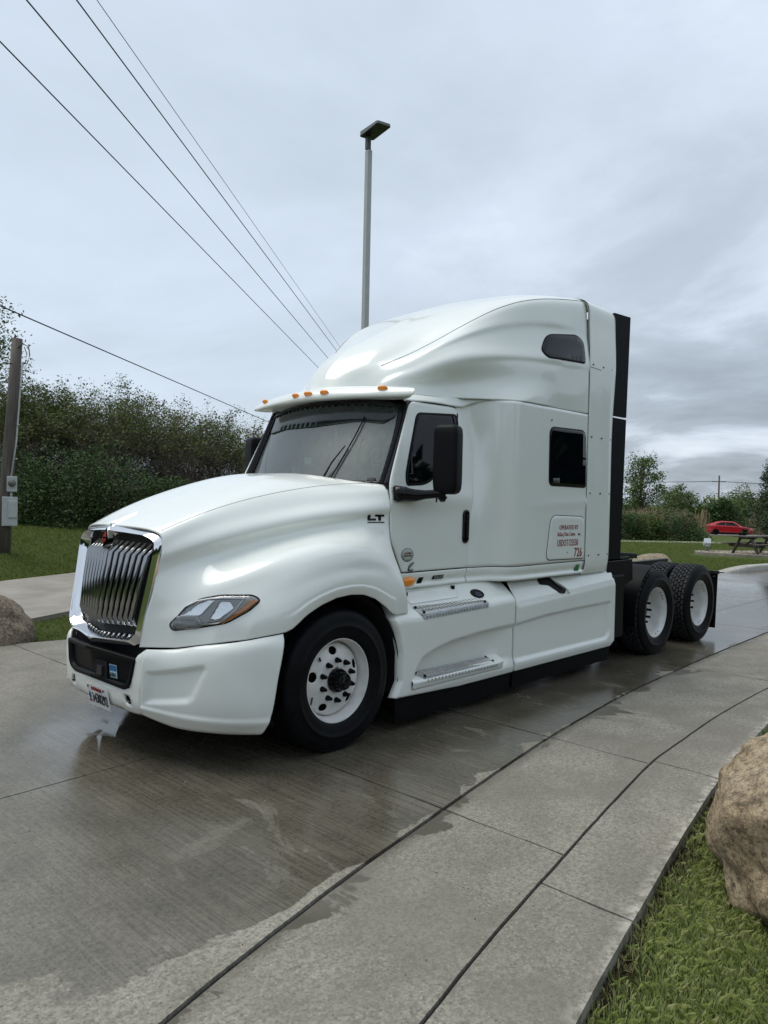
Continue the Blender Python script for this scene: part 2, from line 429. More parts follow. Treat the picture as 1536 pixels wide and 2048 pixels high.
# concrete
def concrete(name, wetd):
    g = G(name); p = g.pos(); sx = g.n('ShaderNodeSeparateXYZ'); g.put(sx.inputs[0], p); X, Y = sx.outputs[0], sx.outputs[1]
    big = g.noise(p, .55, 6, .6); med = g.noise(p, 2.6, 6, .62); fine = g.noise(p, 34, 5, .78); grit = g.noise(p, 72, 3, .7)
    blot = g.noise(g.scale(p, (1., 1.9, 1.)), 1.1, 7, .62, .6)
    dry = g.ramp(med, [(.30, (.225, .210, .168)), (.52, (.305, .287, .235)), (.75, (.39, .37, .31))])
    dry = g.mix(g.rng(fine, .44, .58, 0, .7), dry, (.15, .140, .115), 'MIX')
    dry = g.mix(g.rng(grit, .55, .66, 0, .8), dry, (.075, .070, .056))
    dry = g.mix(g.rng(big, .36, .62, .34, 0.), dry, (.10, .092, .074))
    dry = g.mix(g.math('MULTIPLY', g.rng(g.noise(p, 9, 6, .7), .54, .66), .4), dry, (.115, .106, .086))
    dry = g.mix(g.rng(grit, .40, .32, 0, .6), dry, (.46, .44, .39))
    crust = g.math('MULTIPLY', g.rng(g.noise(g.scale(p, (3., 9., 1.)), 3.2, 8, .75), .60, .70), g.rng(g.noise(p, 1.3, 3), .45, .62))
    dry = g.mix(g.math('MULTIPLY', crust, .7), dry, (.44, .43, .39))
    br = g.noise(g.scale(p, (68., 1.6, 1.)), 1., 2, .55)
    br2 = g.noise(g.scale(p, (150., 5., 1.)), 1., 2, .6)
    if wetd:
        at = g.n('ShaderNodeAttribute'); at.attribute_name = 'edge'; e = at.outputs['Fac']
        # how far from the kerb joint the wash water stopped
        m1 = g.math('MULTIPLY', g.math('SUBTRACT', -1.55, X), .42); m1 = g.math('MAXIMUM', m1, 0.)
        m2 = g.rng(X, 3., 8., .0, -.1)
        edge = g.math('ADD', g.math('SUBTRACT', e, g.math('ADD', m1, m2)), g.math('MULTIPLY', g.math('SUBTRACT', blot, .52), 1.15))
        edge = g.math('ADD', edge, g.math('MULTIPLY', g.math('SUBTRACT', med, .5), .22))
        w1 = g.rng(edge, -.012, .02, smooth=True)
        far = g.math('ADD', g.math('ADD', Y, g.math('MULTIPLY', X, -.15)), g.math('MULTIPLY', g.math('SUBTRACT', big, .5), 2.6))
        w2 = g.rng(far, .9, 2.4, 1., .30, True)
        # the drive stays flooded behind the truck
        fl = g.math('MULTIPLY', g.rng(g.math('ADD', X, g.math('MULTIPLY', g.math('SUBTRACT', big, .5), 3.)), 6.6, 8.0, 0., 1., True), g.rng(X, 14.4, 15.6, 1., 0., True))
        fl = g.math('MULTIPLY', fl, g.rng(g.noise(g.scale(p, (.5, 1.3, 1.)), .9, 5, .6, .8), .56, .62, 1., .25, True))
        fl = g.math('MULTIPLY', fl, g.rng(g.math('ADD', e, g.math('MULTIPLY', g.math('SUBTRACT', med, .5), .5)), -.05, .25, 0., 1., True))
        # thin spots that have begun to dry
        thin = g.rng(g.noise(g.scale(p, (1.7, 1., 1.)), 1.35, 6, .6, 1.0), .60, .70, 1., .62, True)
        damp = g.rng(g.math('ADD', g.math('ADD', X, g.math('MULTIPLY', Y, -.25)), g.math('MULTIPLY', g.math('SUBTRACT', big, .5), 1.2)), -1.0, -2.1, 1., .62, True)
        W = g.math('MULTIPLY', g.math('MULTIPLY', g.math('MULTIPLY', w1, w2), thin), damp); W = g.math('MAXIMUM', W, fl)
        wetc = g.ramp(med, [(.3, (.062, .054, .037)), (.5, (.100, .089, .064)), (.72, (.150, .136, .103))])
        wetc = g.mix(g.rng(br, .44, .56, 0, .6), wetc, (.040, .035, .025))
        wetc = g.mix(g.rng(grit, .55, .66, 0, .6), wetc, (.028, .025, .018)); wetc = g.mix(g.rng(fine, .60, .40, 0, .35), wetc, (.16, .147, .115))
        col = g.mix(W, dry, wetc)
        pud = g.rng(g.noise(p, .8, 4, .5), .52, .66, 0., 1., True)
        # standing film in front of the bumper
        ex = g.math('ADD', g.math('POWER', g.math('DIVIDE', g.math('ADD', X, 1.75), 1.05), 2.), g.math('POWER', g.math('DIVIDE', g.math('SUBTRACT', Y, .15), .85), 2.))
        film = g.rng(g.math('ADD', ex, g.math('MULTIPLY', g.math('SUBTRACT', med, .5), 2.)), .7, 1.1, 1., 0., True)
        pud = g.math('MAXIMUM', g.math('MULTIPLY', pud, .55), film)
        pud = g.math('MAXIMUM', pud, fl); pud = g.math('MULTIPLY', pud, W)
        ro = g.math('ADD', g.math('MULTIPLY', g.math('SUBTRACT', 1., W), .86), g.math('MULTIPLY', W, g.rng(pud, 0., 1., .17, .03)))
        g.set(Base_Color=col, Roughness=ro)
        sp = g.math('ADD', g.math('MULTIPLY', W, .28), .30); g.set(Specular_IOR_Level=sp)
        bs = g.math('MULTIPLY', g.rng(pud, 0., 1., 1., .16), 1.)
        h = g.math('ADD', g.math('ADD', g.math('MULTIPLY', br, .8), g.math('MULTIPLY', br2, .35)), g.math('MULTIPLY', fine, .35))
        x = g.n('ShaderNodeBump'); x.inputs['Distance'].default_value = .0022; g.put(x.inputs['Strength'], g.math('MULTIPLY', bs, .5)); g.put(x.inputs['Height'], h); g.put(g.b.inputs['Normal'], x.outputs[0])
    else:
        stain = g.rng(g.noise(p, 1.6, 7, .65, 1.5), .60, .68, 0., .5, True)
        col = g.mix(stain, dry, (.15, .145, .125))
        at = g.n('ShaderNodeAttribute'); at.attribute_name = 'edge'; e = at.outputs['Fac']
        seep = g.rng(g.math('ADD', e, g.math('MULTIPLY', g.math('SUBTRACT', g.noise(p, 1.6, 7, .6, .8), .535), 1.9)), -.06, -.02, 0., 1., True)
        chip = g.math('MULTIPLY', g.rng(e, -1.19, -1.235, 0., 1.), g.rng(g.noise(p, 14, 5, .7), .45, .56)); col = g.mix(g.math('MULTIPLY', chip, .65), col, (.50, .475, .41))
        edge_dirt = g.math('MULTIPLY', g.rng(e, -.10, -.012, 0., .85), g.rng(med, .35, .6, .4, 1.)); col = g.mix(edge_dirt, col, (.075, .066, .048))
        col = g.mix(seep, col, (.085, .076, .055))
        old = g.rng(g.noise(p, .9, 6, .6, .5), .46, .60, 0., .45, True); col = g.mix(old, col, (.155, .143, .115))
        g.set(Base_Color=col, Roughness=g.rng(seep, 0, 1, .85, .38), Specular_IOR_Level=.35)
        g.bump(g.math('ADD', g.math('MULTIPLY', fine, .6), g.math('ADD', g.math('MULTIPLY', grit, .5), g.math('MULTIPLY', br, .25))), .35, .004)
    return g.m
CW, CD_ = concrete('wet_broomed_concrete', True), concrete('dry_concrete', False)
BED = simple('joint_bed_dark', (.022, .021, .018), .7, var=.4, vs=20)
XT = np.concatenate([np.linspace(-14, 20, 120), np.linspace(20.5, 60, 40)])
V = [(x, y, -.018) for x in XT for y in (float(yC(x))+.004, float(yE(x))-.004)]
drive = mk('driveway', V, [(2*i, 2*i+2, 2*i+3, 2*i+1) for i in range(len(XT)-1)], BED, None, False); struct(drive, 'wet broomed concrete drive with dark joints'); 
def slab(x0, x1, lo, hi, mat, res, gap0=.004, gap1=.004, skew=0.):
    nx = max(2, int((x1-x0)/res)+1); ys0 = None
    xs = np.linspace(0, 1, nx); ny = max(2, int(abs(float(hi(x0))-float(lo(x0)))/res)+1); V = []
    ed = []
    for a in xs:
        for b in np.linspace(0, 1, ny):
            x = x0+.0065+a*(x1-x0-.013)
            y0 = float(lo(x))+gap0; y1 = float(hi(x))-gap1; y = y0+(y1-y0)*b
            x_ = x+skew*(y-(y0+y1)/2)*0+(.0035*math.sin(y*7.3+x0*3)+.002*math.sin(y*23+x0)) * (1 if a in (0, 1) else 0)
            jy = (.0012*math.sin(x*5.1+.3)+.0008*math.sin(x*17.)+.0008*math.sin(x*41)) if b in (0., 1.) else 0
            V.append((x_, y+jy, 0.)); ed.append(y-float(yA(x)))
    F = grid_faces(nx, ny, True)
    rim = [i*ny for i in range(nx)]+[(nx-1)*ny+j for j in range(1, ny)]+[i*ny+ny-1 for i in range(nx-2, -1, -1)]+[j for j in range(ny-2, 0, -1)]
    k = len(V); V += [(V[i][0], V[i][1], -.10) for i in rim]; ed += [ed[i] for i in rim]
    n = len(rim); F += [(rim[i], k+i, k+(i+1) % n, rim[(i+1) % n])[::-1] for i in range(n)]
    me = bpy.data.meshes.new('concrete_slab'); me.from_pydata(V, [], F)
    a_ = me.attributes.new('edge', 'FLOAT', 'POINT'); a_.data.foreach_set('value', ed)
    o = link('concrete_slab', me, drive, mat, False); orient(o, ((x0+x1)/2, float(lo(x0)+hi(x0))/2, -.05)); return o
xm = [-14, -9.5, -4.9, -.25, 1.40, 4.75, 8.2, 12., 15.6, 20, 26, 34, 46, 60]
for a, b in zip(xm[:-1], xm[1:]):
    slab(a, b, yA, yL, CW, .18, .013, .005); slab(a, b, yL, yE, CW, .3, .005, .0)
    slab(a, b, yB, yA, CD_, .10, .009, .014)
xs4 = [-14, -9.2, -4.4, -2.55, -.58, 1.47, 4.9, 8.2, 12., 15.6, 20, 26, 34, 46, 60]
for a, b in zip(xs4[:-1], xs4[1:]): slab(a, b, yC, yB, CD_, .12, 0., .009)

# side road beyond the grass wedge
def yN(x): return 5.83+.50*(x-.646)
def yF(x): return 10.68+.42*(x-1.94)
ROADM = simple('road_concrete', (.245, .225, .19), .8, var=.22, vs=1.6, bump=.2, bs=50)
xr = np.linspace(-30, 12, 60)
road = mk('side_road', [(x, y, -.012) for x in xr for y in (yN(x), yF(x))], [(2*i, 2*i+2, 2*i+3, 2*i+1)[::-1] for i in range(59)], BED, None, False); struct(road, 'grey concrete side road crossing behind the truck')
for i, x0 in enumerate(np.arange(-30, 12, 4.2)):
    for (f0, f1) in ((0., .5), (.5, 1.)):
        P = []
        for x in (x0+.006, x0+4.194):
            for t in (f0, f1):
                y = yN(x)+(yF(x)-yN(x))*t+(.006 if t == f0 else -.006); P.append((x, y))
        P = [P[0], P[2], P[3], P[1]]; m = MB(); m.add([(x, y, .0) for x, y in P]+[(x, y, -.09) for x, y in P], [(0, 1, 2, 3), (0, 4, 5, 1), (1, 5, 6, 2), (2, 6, 7, 3), (3, 7, 4, 0)]); m.build('concrete_slab', ROADM, road)
# terrain sheet to the horizon
def lawn_mat():
    g = G('lawn_ground'); p = g.pos()
    a = g.noise(p, 1.1, 7, .65); b = g.noise(p, 26, 5, .75); c = g.noise(g.scale(p, (1., 1., 1.)), .22, 4)
    col = g.ramp(a, [(.3, (.085, .128, .030)), (.5, (.125, .172, .042)), (.7, (.165, .195, .060))])
    col = g.mix(g.rng(b, .38, .64, 0, .75), col, (.022, .038, .010)); col = g.mix(g.rng(c, .45, .65, 0, .35), col, (.10, .105, .045))
    col = g.mix(g.rng(g.noise(p, 70, 3, .7), .62, .72, 0, .5), col, (.16, .16, .075))
    g.set(Base_Color=col, Roughness=.95, Specular_IOR_Level=.15); g.bump(g.math('ADD', b, g.noise(p, 60, 4, .7)), 1.0, .06); return g.m
LAWN = lawn_mat()
def axis(lo, hi, fine0, fine1, st):
    a = list(np.arange(fine0, fine1+1e-6, st)); x = fine1; s = st
    while x < hi: s *= 1.22; x += s; a.append(x)
    x = fine0; s = st; b = []
    while x > lo: s *= 1.22; x -= s; b.append(x)
    return np.array(b[::-1]+a)
gx, gy = axis(-900, 1500, -6, 40, .5), axis(-900, 1500, -6, 34, .5)
GXm, GYm = np.meshgrid(gx, gy, indexing='ij'); GZ = zter(GXm, GYm)
inpav = (GYm > yC(GXm)+.15) & (GYm < yE(GXm)-.15) & (GXm > -14) & (GXm < 60); GZ = np.where(inpav, GZ-.05, GZ)
ter = grid_obj('lawn_terrain', np.stack([GXm, GYm, GZ], -1), LAWN, None, False, 0.); orient(ter, (0, 0, -500)); struct(ter, 'mown lawn ground rolling out to the horizon')
# raised kerb round the lawn beside the drive
kp_ = [(17.45, 2.30, .0), (18.0, 2.12, .09), (18.6, 1.98, .14), (19.6, 1.84, .14), (24, 1.42, .14), (34, 1.2, .14), (60, .92, .14)]
KX = []
for x, y, h in curve(kp_, 60): KX.append([(x, y-.02, -.05), (x, y, h-.02), (x, y+.03, h), (x, y+.30, h), (x, y+.33, h-.02), (x, y+.34, -.2)])
o = grid_obj('kerb', np.array(KX), simple('kerb_concrete', (.33, .32, .29), .85, var=.25, vs=5, bump=.2), None, False, 0.); orient(o, (25, 1.5, -.2)); struct(o, 'raised concrete kerb along the lawn edge')
# footpath across the far lawn
P = []
for l in np.linspace(5, 42, 20):
    for d in (47.2, 50.6):
        v = BD(l, d+.12*(l-15)); P.append((v.x, v.y, float(zter(v.x, v.y))+.03))
o = mk('footpath', P, [(2*i, 2*i+1, 2*i+3, 2*i+2) for i in range(19)], simple('path_pale', (.33, .32, .28), .9, var=.15, vs=1), None, False); orient(o, (30, 0, -50)); struct(o, 'pale footpath crossing the far lawn')
P = []
for l in np.linspace(8, 60, 20):
    for d in (76.5, 83.):
        v = BD(l, d+.1*(l-35)); P.append((v.x, v.y, float(zter(v.x, v.y))+.04))
o = mk('far_road', P, [(2*i, 2*i+1, 2*i+3, 2*i+2) for i in range(19)], simple('far_road_grey', (.30, .29, .27), .9, var=.15, vs=.6), None, False); orient(o, (30, 0, -50)); struct(o, 'far road the red car stands on')

# ================================================================ TRUCK
truck = empty('semi_truck', 'white sleeper cab semi truck with chrome grille parked on the wet concrete drive', 'truck')
T = truck
CTR = (1.5, 0, 1.6)

# ---- hood with both fenders
NU = 96
uu = np.linspace(0, 1, NU); U6 = np.linspace(0, 1, 6)
hr = [
 [(-1.13,0,1.575),(-.85,0,1.692),(-.5,0,1.822),(-.1,0,1.94),(.3,0,1.99),(.60,0,1.962)],
 [(-1.09,-.33,1.567),(-.82,-.37,1.685),(-.47,-.40,1.815),(-.07,-.43,1.93),(.32,-.46,1.975),(.62,-.48,1.942)],
 [(-1.06,-.50,1.54),(-.81,-.56,1.652),(-.47,-.62,1.762),(-.05,-.68,1.852),(.36,-.74,1.905),(.68,-.83,1.922)],
 [(-1.05,-.535,1.515),(-.80,-.60,1.625),(-.46,-.675,1.715),(-.04,-.745,1.80),(.36,-.82,1.865),(.69,-.93,1.905)],
 [(-1.055,-.555,1.45),(-.79,-.645,1.56),(-.45,-.735,1.645),(-.03,-.815,1.725),(.36,-.895,1.785),(.678,-.985,1.83)],
 [(-1.068,-.562,1.372),(-.785,-.69,1.468),(-.45,-.785,1.553),(-.05,-.875,1.637),(.35,-.955,1.692),(.67,-1.012,1.732)],
 [(-1.072,-.550,1.34),(-.785,-.668,1.430),(-.445,-.762,1.515),(-.05,-.858,1.600),(.345,-.946,1.660),(.668,-1.009,1.702)],
 [(-1.096,-.54,1.22),(-.838,-.688,1.29),(-.53,-.832,1.392),(-.09,-.932,1.505),(.32,-.988,1.56),(.665,-1.012,1.58)],
 [(-1.125,-.54,1.10),(-.915,-.742,1.155),(-.62,-1.0,1.31),(-.1,-1.105,1.462),(.32,-1.11,1.475),(.64,-1.055,1.455)],
 [(-1.14,-.53,1.04),(-.945,-.742,1.09),(-.645,-1.045,1.225),(-.12,-1.175,1.39),(.34,-1.17,1.40),(.625,-1.11,1.36)],
 [(-1.158,-.52,.955),(-.985,-.735,.995),(-.685,-1.08,1.105),(-.15,-1.205,1.27),(.36,-1.20,1.28),(.645,-1.165,1.22)],
]
rows = [curve(np.array(r)[:, :], NU, .0) for r in hr]
ku = [0, .2, .3, .4, .472, .488, .505, .53, .565, .61, .655, .70, .75, .80, .845, .875, 1.]
kp = [(-1.178,-.50,.786),(-1.03,-.70,.793),(-.90,-.93,.838),(-.755,-1.095,.87),(-.60,-1.18,.897),(-.49,-1.206,.908),(-.435,-1.208,.945),(-.35,-1.21,1.005),(-.225,-1.212,1.06),(-.08,-1.212,1.10),(.06,-1.212,1.112),(.19,-1.212,1.102),(.31,-1.212,1.062),(.42,-1.21,.995),(.50,-1.208,.935),(.55,-1.205,.918),(.705,-1.19,.915)]
rows.append(lin(ku, kp, uu))
vpar = np.array([0,.10,.165,.19,.235,.285,.305,.40,.52,.60,.72,1.]); 
NV = 110
half = nspline(vpar, np.stack(rows).reshape(len(rows), -1), np.linspace(0, 1, NV)).reshape(NV, NU, 3)
# keep the sill straight: the last band runs as ruled surface from the fender flank to the lower edge
k0 = vpar[-2]
for i, v in enumerate(np.linspace(0, 1, NV)):
    if v > k0:
        t = (v-k0)/(1-k0); b = rows[-2]*(1-t)+rows[-1]*t
        # slight roundness of the flank
        b[:, 1] -= .022*np.sin(math.pi*t)*np.clip((uu-.15)/.3, 0, 1)
        half[i] = b
# smooth the change of curvature at the flank
for _ in range(12):
    a = half.copy(); i0 = int(k0*NV)
    for i in range(i0-13, min(i0+14, NV-1)): half[i] = a[i]*.5+(a[i-1]+a[i+1])*.25
half[..., 1] -= (.009*sst(.885, .905, np.linspace(0, 1, NV)))[:, None]*(sst(.47, .52, uu)*(1-sst(.86, .90, uu)))[None, :]
half[0, :, 1] = 0
def ridge(X, v0, amp, up, dn, uw):
    """a soft pressed crease along a row: rises slowly above it and drops quickly below"""
    du = np.gradient(X, axis=1); dv = np.gradient(X, axis=0); n_ = np.cross(du, dv); n_ /= np.linalg.norm(n_, axis=2)[..., None]+1e-9
    if np.mean(n_[..., 1]) > 0: n_ = -n_
    v = np.linspace(0, 1, X.shape[0]); d = v-v0; h = amp*np.where(d < 0, np.exp(-(d/up)**2), np.exp(-(d/dn)**2))
    return X+n_*(h[:, None]*uw[None, :])[..., None]
half = ridge(half, .295, .013, .05, .016, sst(.06, .35, uu))
FULL = np.concatenate([half[::-1], (half*np.array([1, -1, 1]))[1:]])
hood = grid_obj('hood', FULL, PAINT, T, solid=0.); orient(hood, (0, 0, .9)); solidify(hood, .014)
for s in (-1, 1):
    c_ = half[int(round(.165*(NV-1)))]; m = MB(); m.tube([(x, s*abs(y), z+.0012) for x, y, z in c_[2:92]], .0014, 5); m.build('panel_seam', simple('seam_pale', (.36, .37, .36), .7), hood, True)
hv = [Vector(p) for p in half.reshape(-1, 3)]; HB = BVHTree.FromPolygons(hv, grid_faces(NV, NU))

# ---- headlights
TN = Vector((.674, -.739, 0)); DN = Vector((.739, .674, 0)); ZN = Vector((0, 0, 1)); H0 = Vector((-.86, -.88, 0))
def hsurf(off):
    def f(a, b):
        o_ = H0+TN*a+ZN*b-DN*.8; h = HB.ray_cast(o_, DN, 2.)
        if h[0] is None:
            h = HB.find_nearest(o_+DN*.8)
        return Vector(h[0])-DN*off
    return f
def h2(p): v = Vector(p)-H0; return (v.dot(TN), p[2])
HL = [h2(p) for p in [(-1.05,-.65,.94),(-1.03,-.67,.905),(-.925,-.82,.935),(-.81,-.97,.975),(-.70,-1.06,1.055),(-.64,-1.10,1.12),(-.68,-1.06,1.152),(-.85,-.93,1.146),(-.935,-.83,1.118),(-.975,-.75,1.075)]]
HLo = rpoly(HL, .03, 4)
DARKH = simple('lamp_housing_grey', (.33, .335, .335), .3, .3)
REFL = simple('lamp_reflector', (.75, .76, .78), .12, 1.)
PRISM = simple('lamp_prism_grey', (.36, .37, .37), .25, .6, var=.3, vs=60, bump=.4, bs=160)
hl = panel('headlight', rpoly([tuple(p) for p in inset(HLo, -.006)], .0, 1), hsurf(.004), GLOSSB, T, .03, .006, .004, solid=.004)
inn = inset(HLo, .006)
def q2(x, y):                      # picture-like coordinates inside the lamp: 0..1 along, 0..1 up
    a = np.array(HL); lo, hi = a.min(0), a.max(0); return (lo[0]+(hi[0]-lo[0])*x, lo[1]+(hi[1]-lo[1])*y)
panel('lamp_housing', inn, hsurf(.0085), DARKH, hl, .03, solid=.002)
panel('reflector', rpoly([q2(.10,.36),q2(.30,.74),q2(.42,.86),q2(.52,.86),q2(.38,.42),q2(.30,.36)], .02), hsurf(.0115), REFL, hl, .02, .012, .006, solid=.001)
panel('reflector', rpoly([q2(.44,.34),q2(.55,.86),q2(.68,.86),q2(.74,.66),q2(.60,.34),q2(.54,.28)], .02), hsurf(.0115), REFL, hl, .02, .012, .006, solid=.001)
panel('prism_lens', rpoly([q2(.04,.16),q2(.08,.32),q2(.29,.33),q2(.38,.14),q2(.30,.08),q2(.08,.03)], .012), hsurf(.0115), PRISM, hl, .02, solid=.001)
panel('turn_signal', rpoly([q2(.595,.25),q2(.74,.55),q2(.89,.88),q2(.95,.90),q2(.97,.85),q2(.86,.615),q2(.70,.37)], .01), hsurf(.012), AMBER, hl, .02, .006, .003, solid=.002)
tr = MB()
WH = simple('lamp_light_guide', (.85, .86, .86), .25)
lt = [q2(.075,.36),q2(.17,.64),q2(.30,.80),q2(.45,.88),q2(.62,.90),q2(.82,.90),q2(.74,.62),q2(.62,.34),q2(.55,.27),q2(.38,.22),q2(.33,.38),q2(.30,.41),q2(.075,.36)]
f_ = hsurf(.0135); tr.tube([f_(*p) for p in dens(lt, .015, False)], .0055, 5); tr.tube([f_(*p) for p in dens([q2(.36,.44), q2(.50,.84)], .02, False)], .0045, 5)
tr.build('light_guide', WH, hl)
panel('lens', inset(HLo, .003), hsurf(.019), LENS, hl, .03, .012, .008, solid=0.)
mirror_part(hl)

# ---- grille
def XG(y, z): return -1.186+(z-.80)/.73*.123-.078*(1-min(1, abs(y)/.52))**1.0
def gl_out(n=180):
    P = rpoly([(0, 1.578), (.44, 1.545), (.545, 1.51), (.553, 1.42), (.50, .815), (.48, .792), (0, .762), (-.48, .792), (-.50, .815), (-.553, 1.42), (-.545, 1.51), (-.44, 1.545)], [.05, .05, .05, .1, .03, .03, .02, .03, .03, .1, .05, .05], 6)
    return P
def resamp(P, n, ctr=None):
    A = np.array(P+[P[0]]); d = np.concatenate([[0], np.cumsum(np.linalg.norm(np.diff(A, axis=0), axis=1))]); q = np.linspace(0, d[-1], n, endpoint=False)
    return np.stack([np.interp(q, d, A[:, 0]), np.interp(q, d, A[:, 1])], 1)
gi = [(0, 1.508), (.40, 1.496), (.492, 1.468), (.503, 1.39), (.456, .915), (.412, .857), (0, .832), (-.412, .857), (-.456, .915), (-.503, 1.39), (-.492, 1.468), (-.40, 1.496)]
GI = rpoly(gi, [.05, .05, .04, .08, .05, .05, .02, .05, .05, .08, .04, .05], 6)
go = resamp(gl_out(), 200); gin = resamp(GI, 200)
cr = np.array([.24+.30*float(sst(.30, .36, abs(z-1.165))) for y, z in go]); th_r = .45
def ring(t, dx):
    t = np.broadcast_to(t, (200,)); P = go*(1-t)[:, None]+gin*t[:, None]; return np.array([(XG(y, z)+dx, y, z) for y, z in P])
X = np.stack([ring(0., .05), ring(0., .012), ring(.04, .002), ring(cr*.75, -.022), ring(cr*.97, -.028), ring(cr*1.06, -.027), ring(cr+(1-cr)*.5, .004), ring(.97, .040), ring(1., .046), ring(1.03, .10)])
vs = X.reshape(-1, 3); n_ = 200
grille = mk('grille', vs, [(i*n_+j, i*n_+(j+1) % n_, (i+1)*n_+(j+1) % n_, (i+1)*n_+j) for i in range(len(X)-1) for j in range(n_)], CHROME, T, True, auto=32)
orient(grille, (-.9, 0, 1.15))
MESHB = simple('grille_mesh_black', (.010, .010, .011), .6, bump=.6, bs=220)
panel('grille_mesh', [tuple(p) for p in resamp(gi, 60)], lambda a, b: (XG(a, b)+.085, a, b), MESHB, grille, .08, solid=0.)
BARCH = simple('bar_chrome', (.33, .335, .34), .12, 1.)
for k in range(14):
    y = (k-6.5)*.0645
    top = 1.455-.012*abs(y)/.4; bot = .905-.02*(1-abs(y)/.42)
    m = MB(); yb = y*.875; prof = []
    for z, yy, dx in ((top+.012, y, .075), (top-.012, y, .05), (top-.065, y*.995, -.002), (1.18, (y+yb)/2, -.006), (bot+.055, yb, -.002), (bot+.005, yb, .03), (bot-.01, yb, .075)):
        x = XG(yy, z)+dx; w = .0150 if z > 1.3 else .0135
        prof += [Vector((x+.055, yy-w, z)), Vector((x+.022, yy-w, z)), Vector((x+.008, yy-w*.8, z)), Vector((x, yy-w*.25, z)), Vector((x, yy+w*.25, z)), Vector((x+.008, yy+w*.8, z)), Vector((x+.022, yy+w, z)), Vector((x+.055, yy+w, z))]
    m.add(prof, [(i*8+j, i*8+j+1, (i+1)*8+j+1, (i+1)*8+j) for i in range(6) for j in range(7)])
    orient(m.build('grille_bar', BARCH, grille, True, auto=40), (-.9, y, 1.15))
# emblem: red diamond on a chrome spear
em = MB()
def dia(s, x0, zc=1.485): return [(x0, 0, zc+.076*s), (x0, -.046*s, zc), (x0, 0, zc-.076*s), (x0, .046*s, zc)]
sl_ = .16
def tilt(P): return [(x+(z-1.485)*sl_, y, z) for x, y, z in P]
a = tilt(dia(1.0, -1.178)); b = tilt(dia(1.08, -1.13)); em.add(a+b, [(0, 1, 2, 3), (0, 4, 5, 1), (1, 5, 6, 2), (2, 6, 7, 3), (3, 7, 4, 0)])
em.add([(-1.135, 0, 1.59), (-1.135, -.06, 1.50), (-1.135, .06, 1.50), (-.93, 0, 1.668), (-1.0, -.075, 1.60), (-1.0, .075, 1.60)], [(0, 1, 4, 3), (0, 3, 5, 2), (1, 2, 5, 4)])
emo = em.build('emblem', CHROME, grille, False)
def dplate(s, dx, mat, name, tri=None):
    m = MB(); P = tilt(dia(s, -1.178-dx))
    if tri is None: m.add(P+[(x+.004, y, z) for x, y, z in P], [(0, 1, 2, 3), (0, 4, 5, 1), (1, 5, 6, 2), (2, 6, 7, 3), (3, 7, 4, 0)])
    else:
        for t in tri:
            k = [(-1.178-dx+(z)*sl_, y, 1.485+z) for y, z in t]; m.add(k+[(x+.003, y, z) for x, y, z in k], [(0, 1, 2), (0, 3, 4, 1), (1, 4, 5, 2), (2, 5, 3, 0)])
    return m.build(name, mat, emo)
EMR = simple('emblem_red', (.36, .045, .02), .3, coat=.4)
dplate(.84, .003, GLOSSB, 'badge_plate')
dplate(1, .007, EMR, 'badge_triangle', [((-.026, .006), (.026, .006), (0, .047)), ((-.026, -.006), (-.004, -.006), (-.004, -.042)), ((.026, -.006), (.004, -.006), (.004, -.042))])

# ---- bumper corners
bt = [(-1.157,-.55,.776),(-1.03,-.70,.785),(-.945,-.865,.820),(-.82,-1.04,.850),(-.66,-1.15,.880),(-.535,-1.2,.897)]
b1 = [(-1.178,-.56,.745),(-1.052,-.715,.755),(-.966,-.883,.788),(-.838,-1.06,.817),(-.67,-1.172,.847),(-.54,-1.217,.862)]
b1b = [(-1.186,-.56,.725),(-1.06,-.72,.735),(-.973,-.888,.766),(-.844,-1.066,.795),(-.675,-1.178,.823),(-.545,-1.225,.838)]
b2 = [(-1.195,-.555,.56),(-1.075,-.725,.565),(-.985,-.895,.575),(-.86,-1.07,.585),(-.70,-1.182,.592),(-.595,-1.228,.598)]
b3 = [(-1.185,-.545,.405),(-1.065,-.71,.37),(-.98,-.875,.36),(-.855,-1.05,.355),(-.715,-1.16,.352),(-.63,-1.20,.35)]
b4 = [(-1.155,-.535,.335),(-1.03,-.68,.268),(-.945,-.835,.254),(-.83,-.985,.247),(-.72,-1.09,.244),(-.655,-1.14,.243)]
b5 = [(-1.11,-.53,.32),(-.99,-.66,.255),(-.905,-.80,.243),(-.79,-.94,.237),(-.69,-1.04,.235),(-.64,-1.08,.235)]
BX = patch_pts([bt, b1, b1b, b2, b3, b4, b5], 70, 64)
ug, vg = np.meshgrid(np.linspace(0, 1, 70), np.linspace(0, 1, 64))
q = np.stack([ug.ravel(), vg.ravel()], 1)
d1 = sdf([(.035,.30),(.455,.245),(.475,.285),(.40,.54),(.36,.585),(.02,.665)], q).reshape(64, 70)
dep = .024*sst(-.012, .05, d1)
du = np.gradient(BX, axis=1); dv = np.gradient(BX, axis=0); nn = np.cross(du, dv); nn /= np.linalg.norm(nn, axis=2)[..., None]
if np.mean(nn[..., 1]) > 0: nn = -nn
BX = BX-nn*dep[..., None]+nn*(.010*sst(.70, .73, vg)*(1-sst(.73, .82, vg)))[..., None]
bump_ = T
bc = grid_obj('bumper_corner', BX, PAINT, bump_, solid=0.); orient(bc, (-.5, -.5, .6)); solidify(bc, .012); mirror_part(bc)
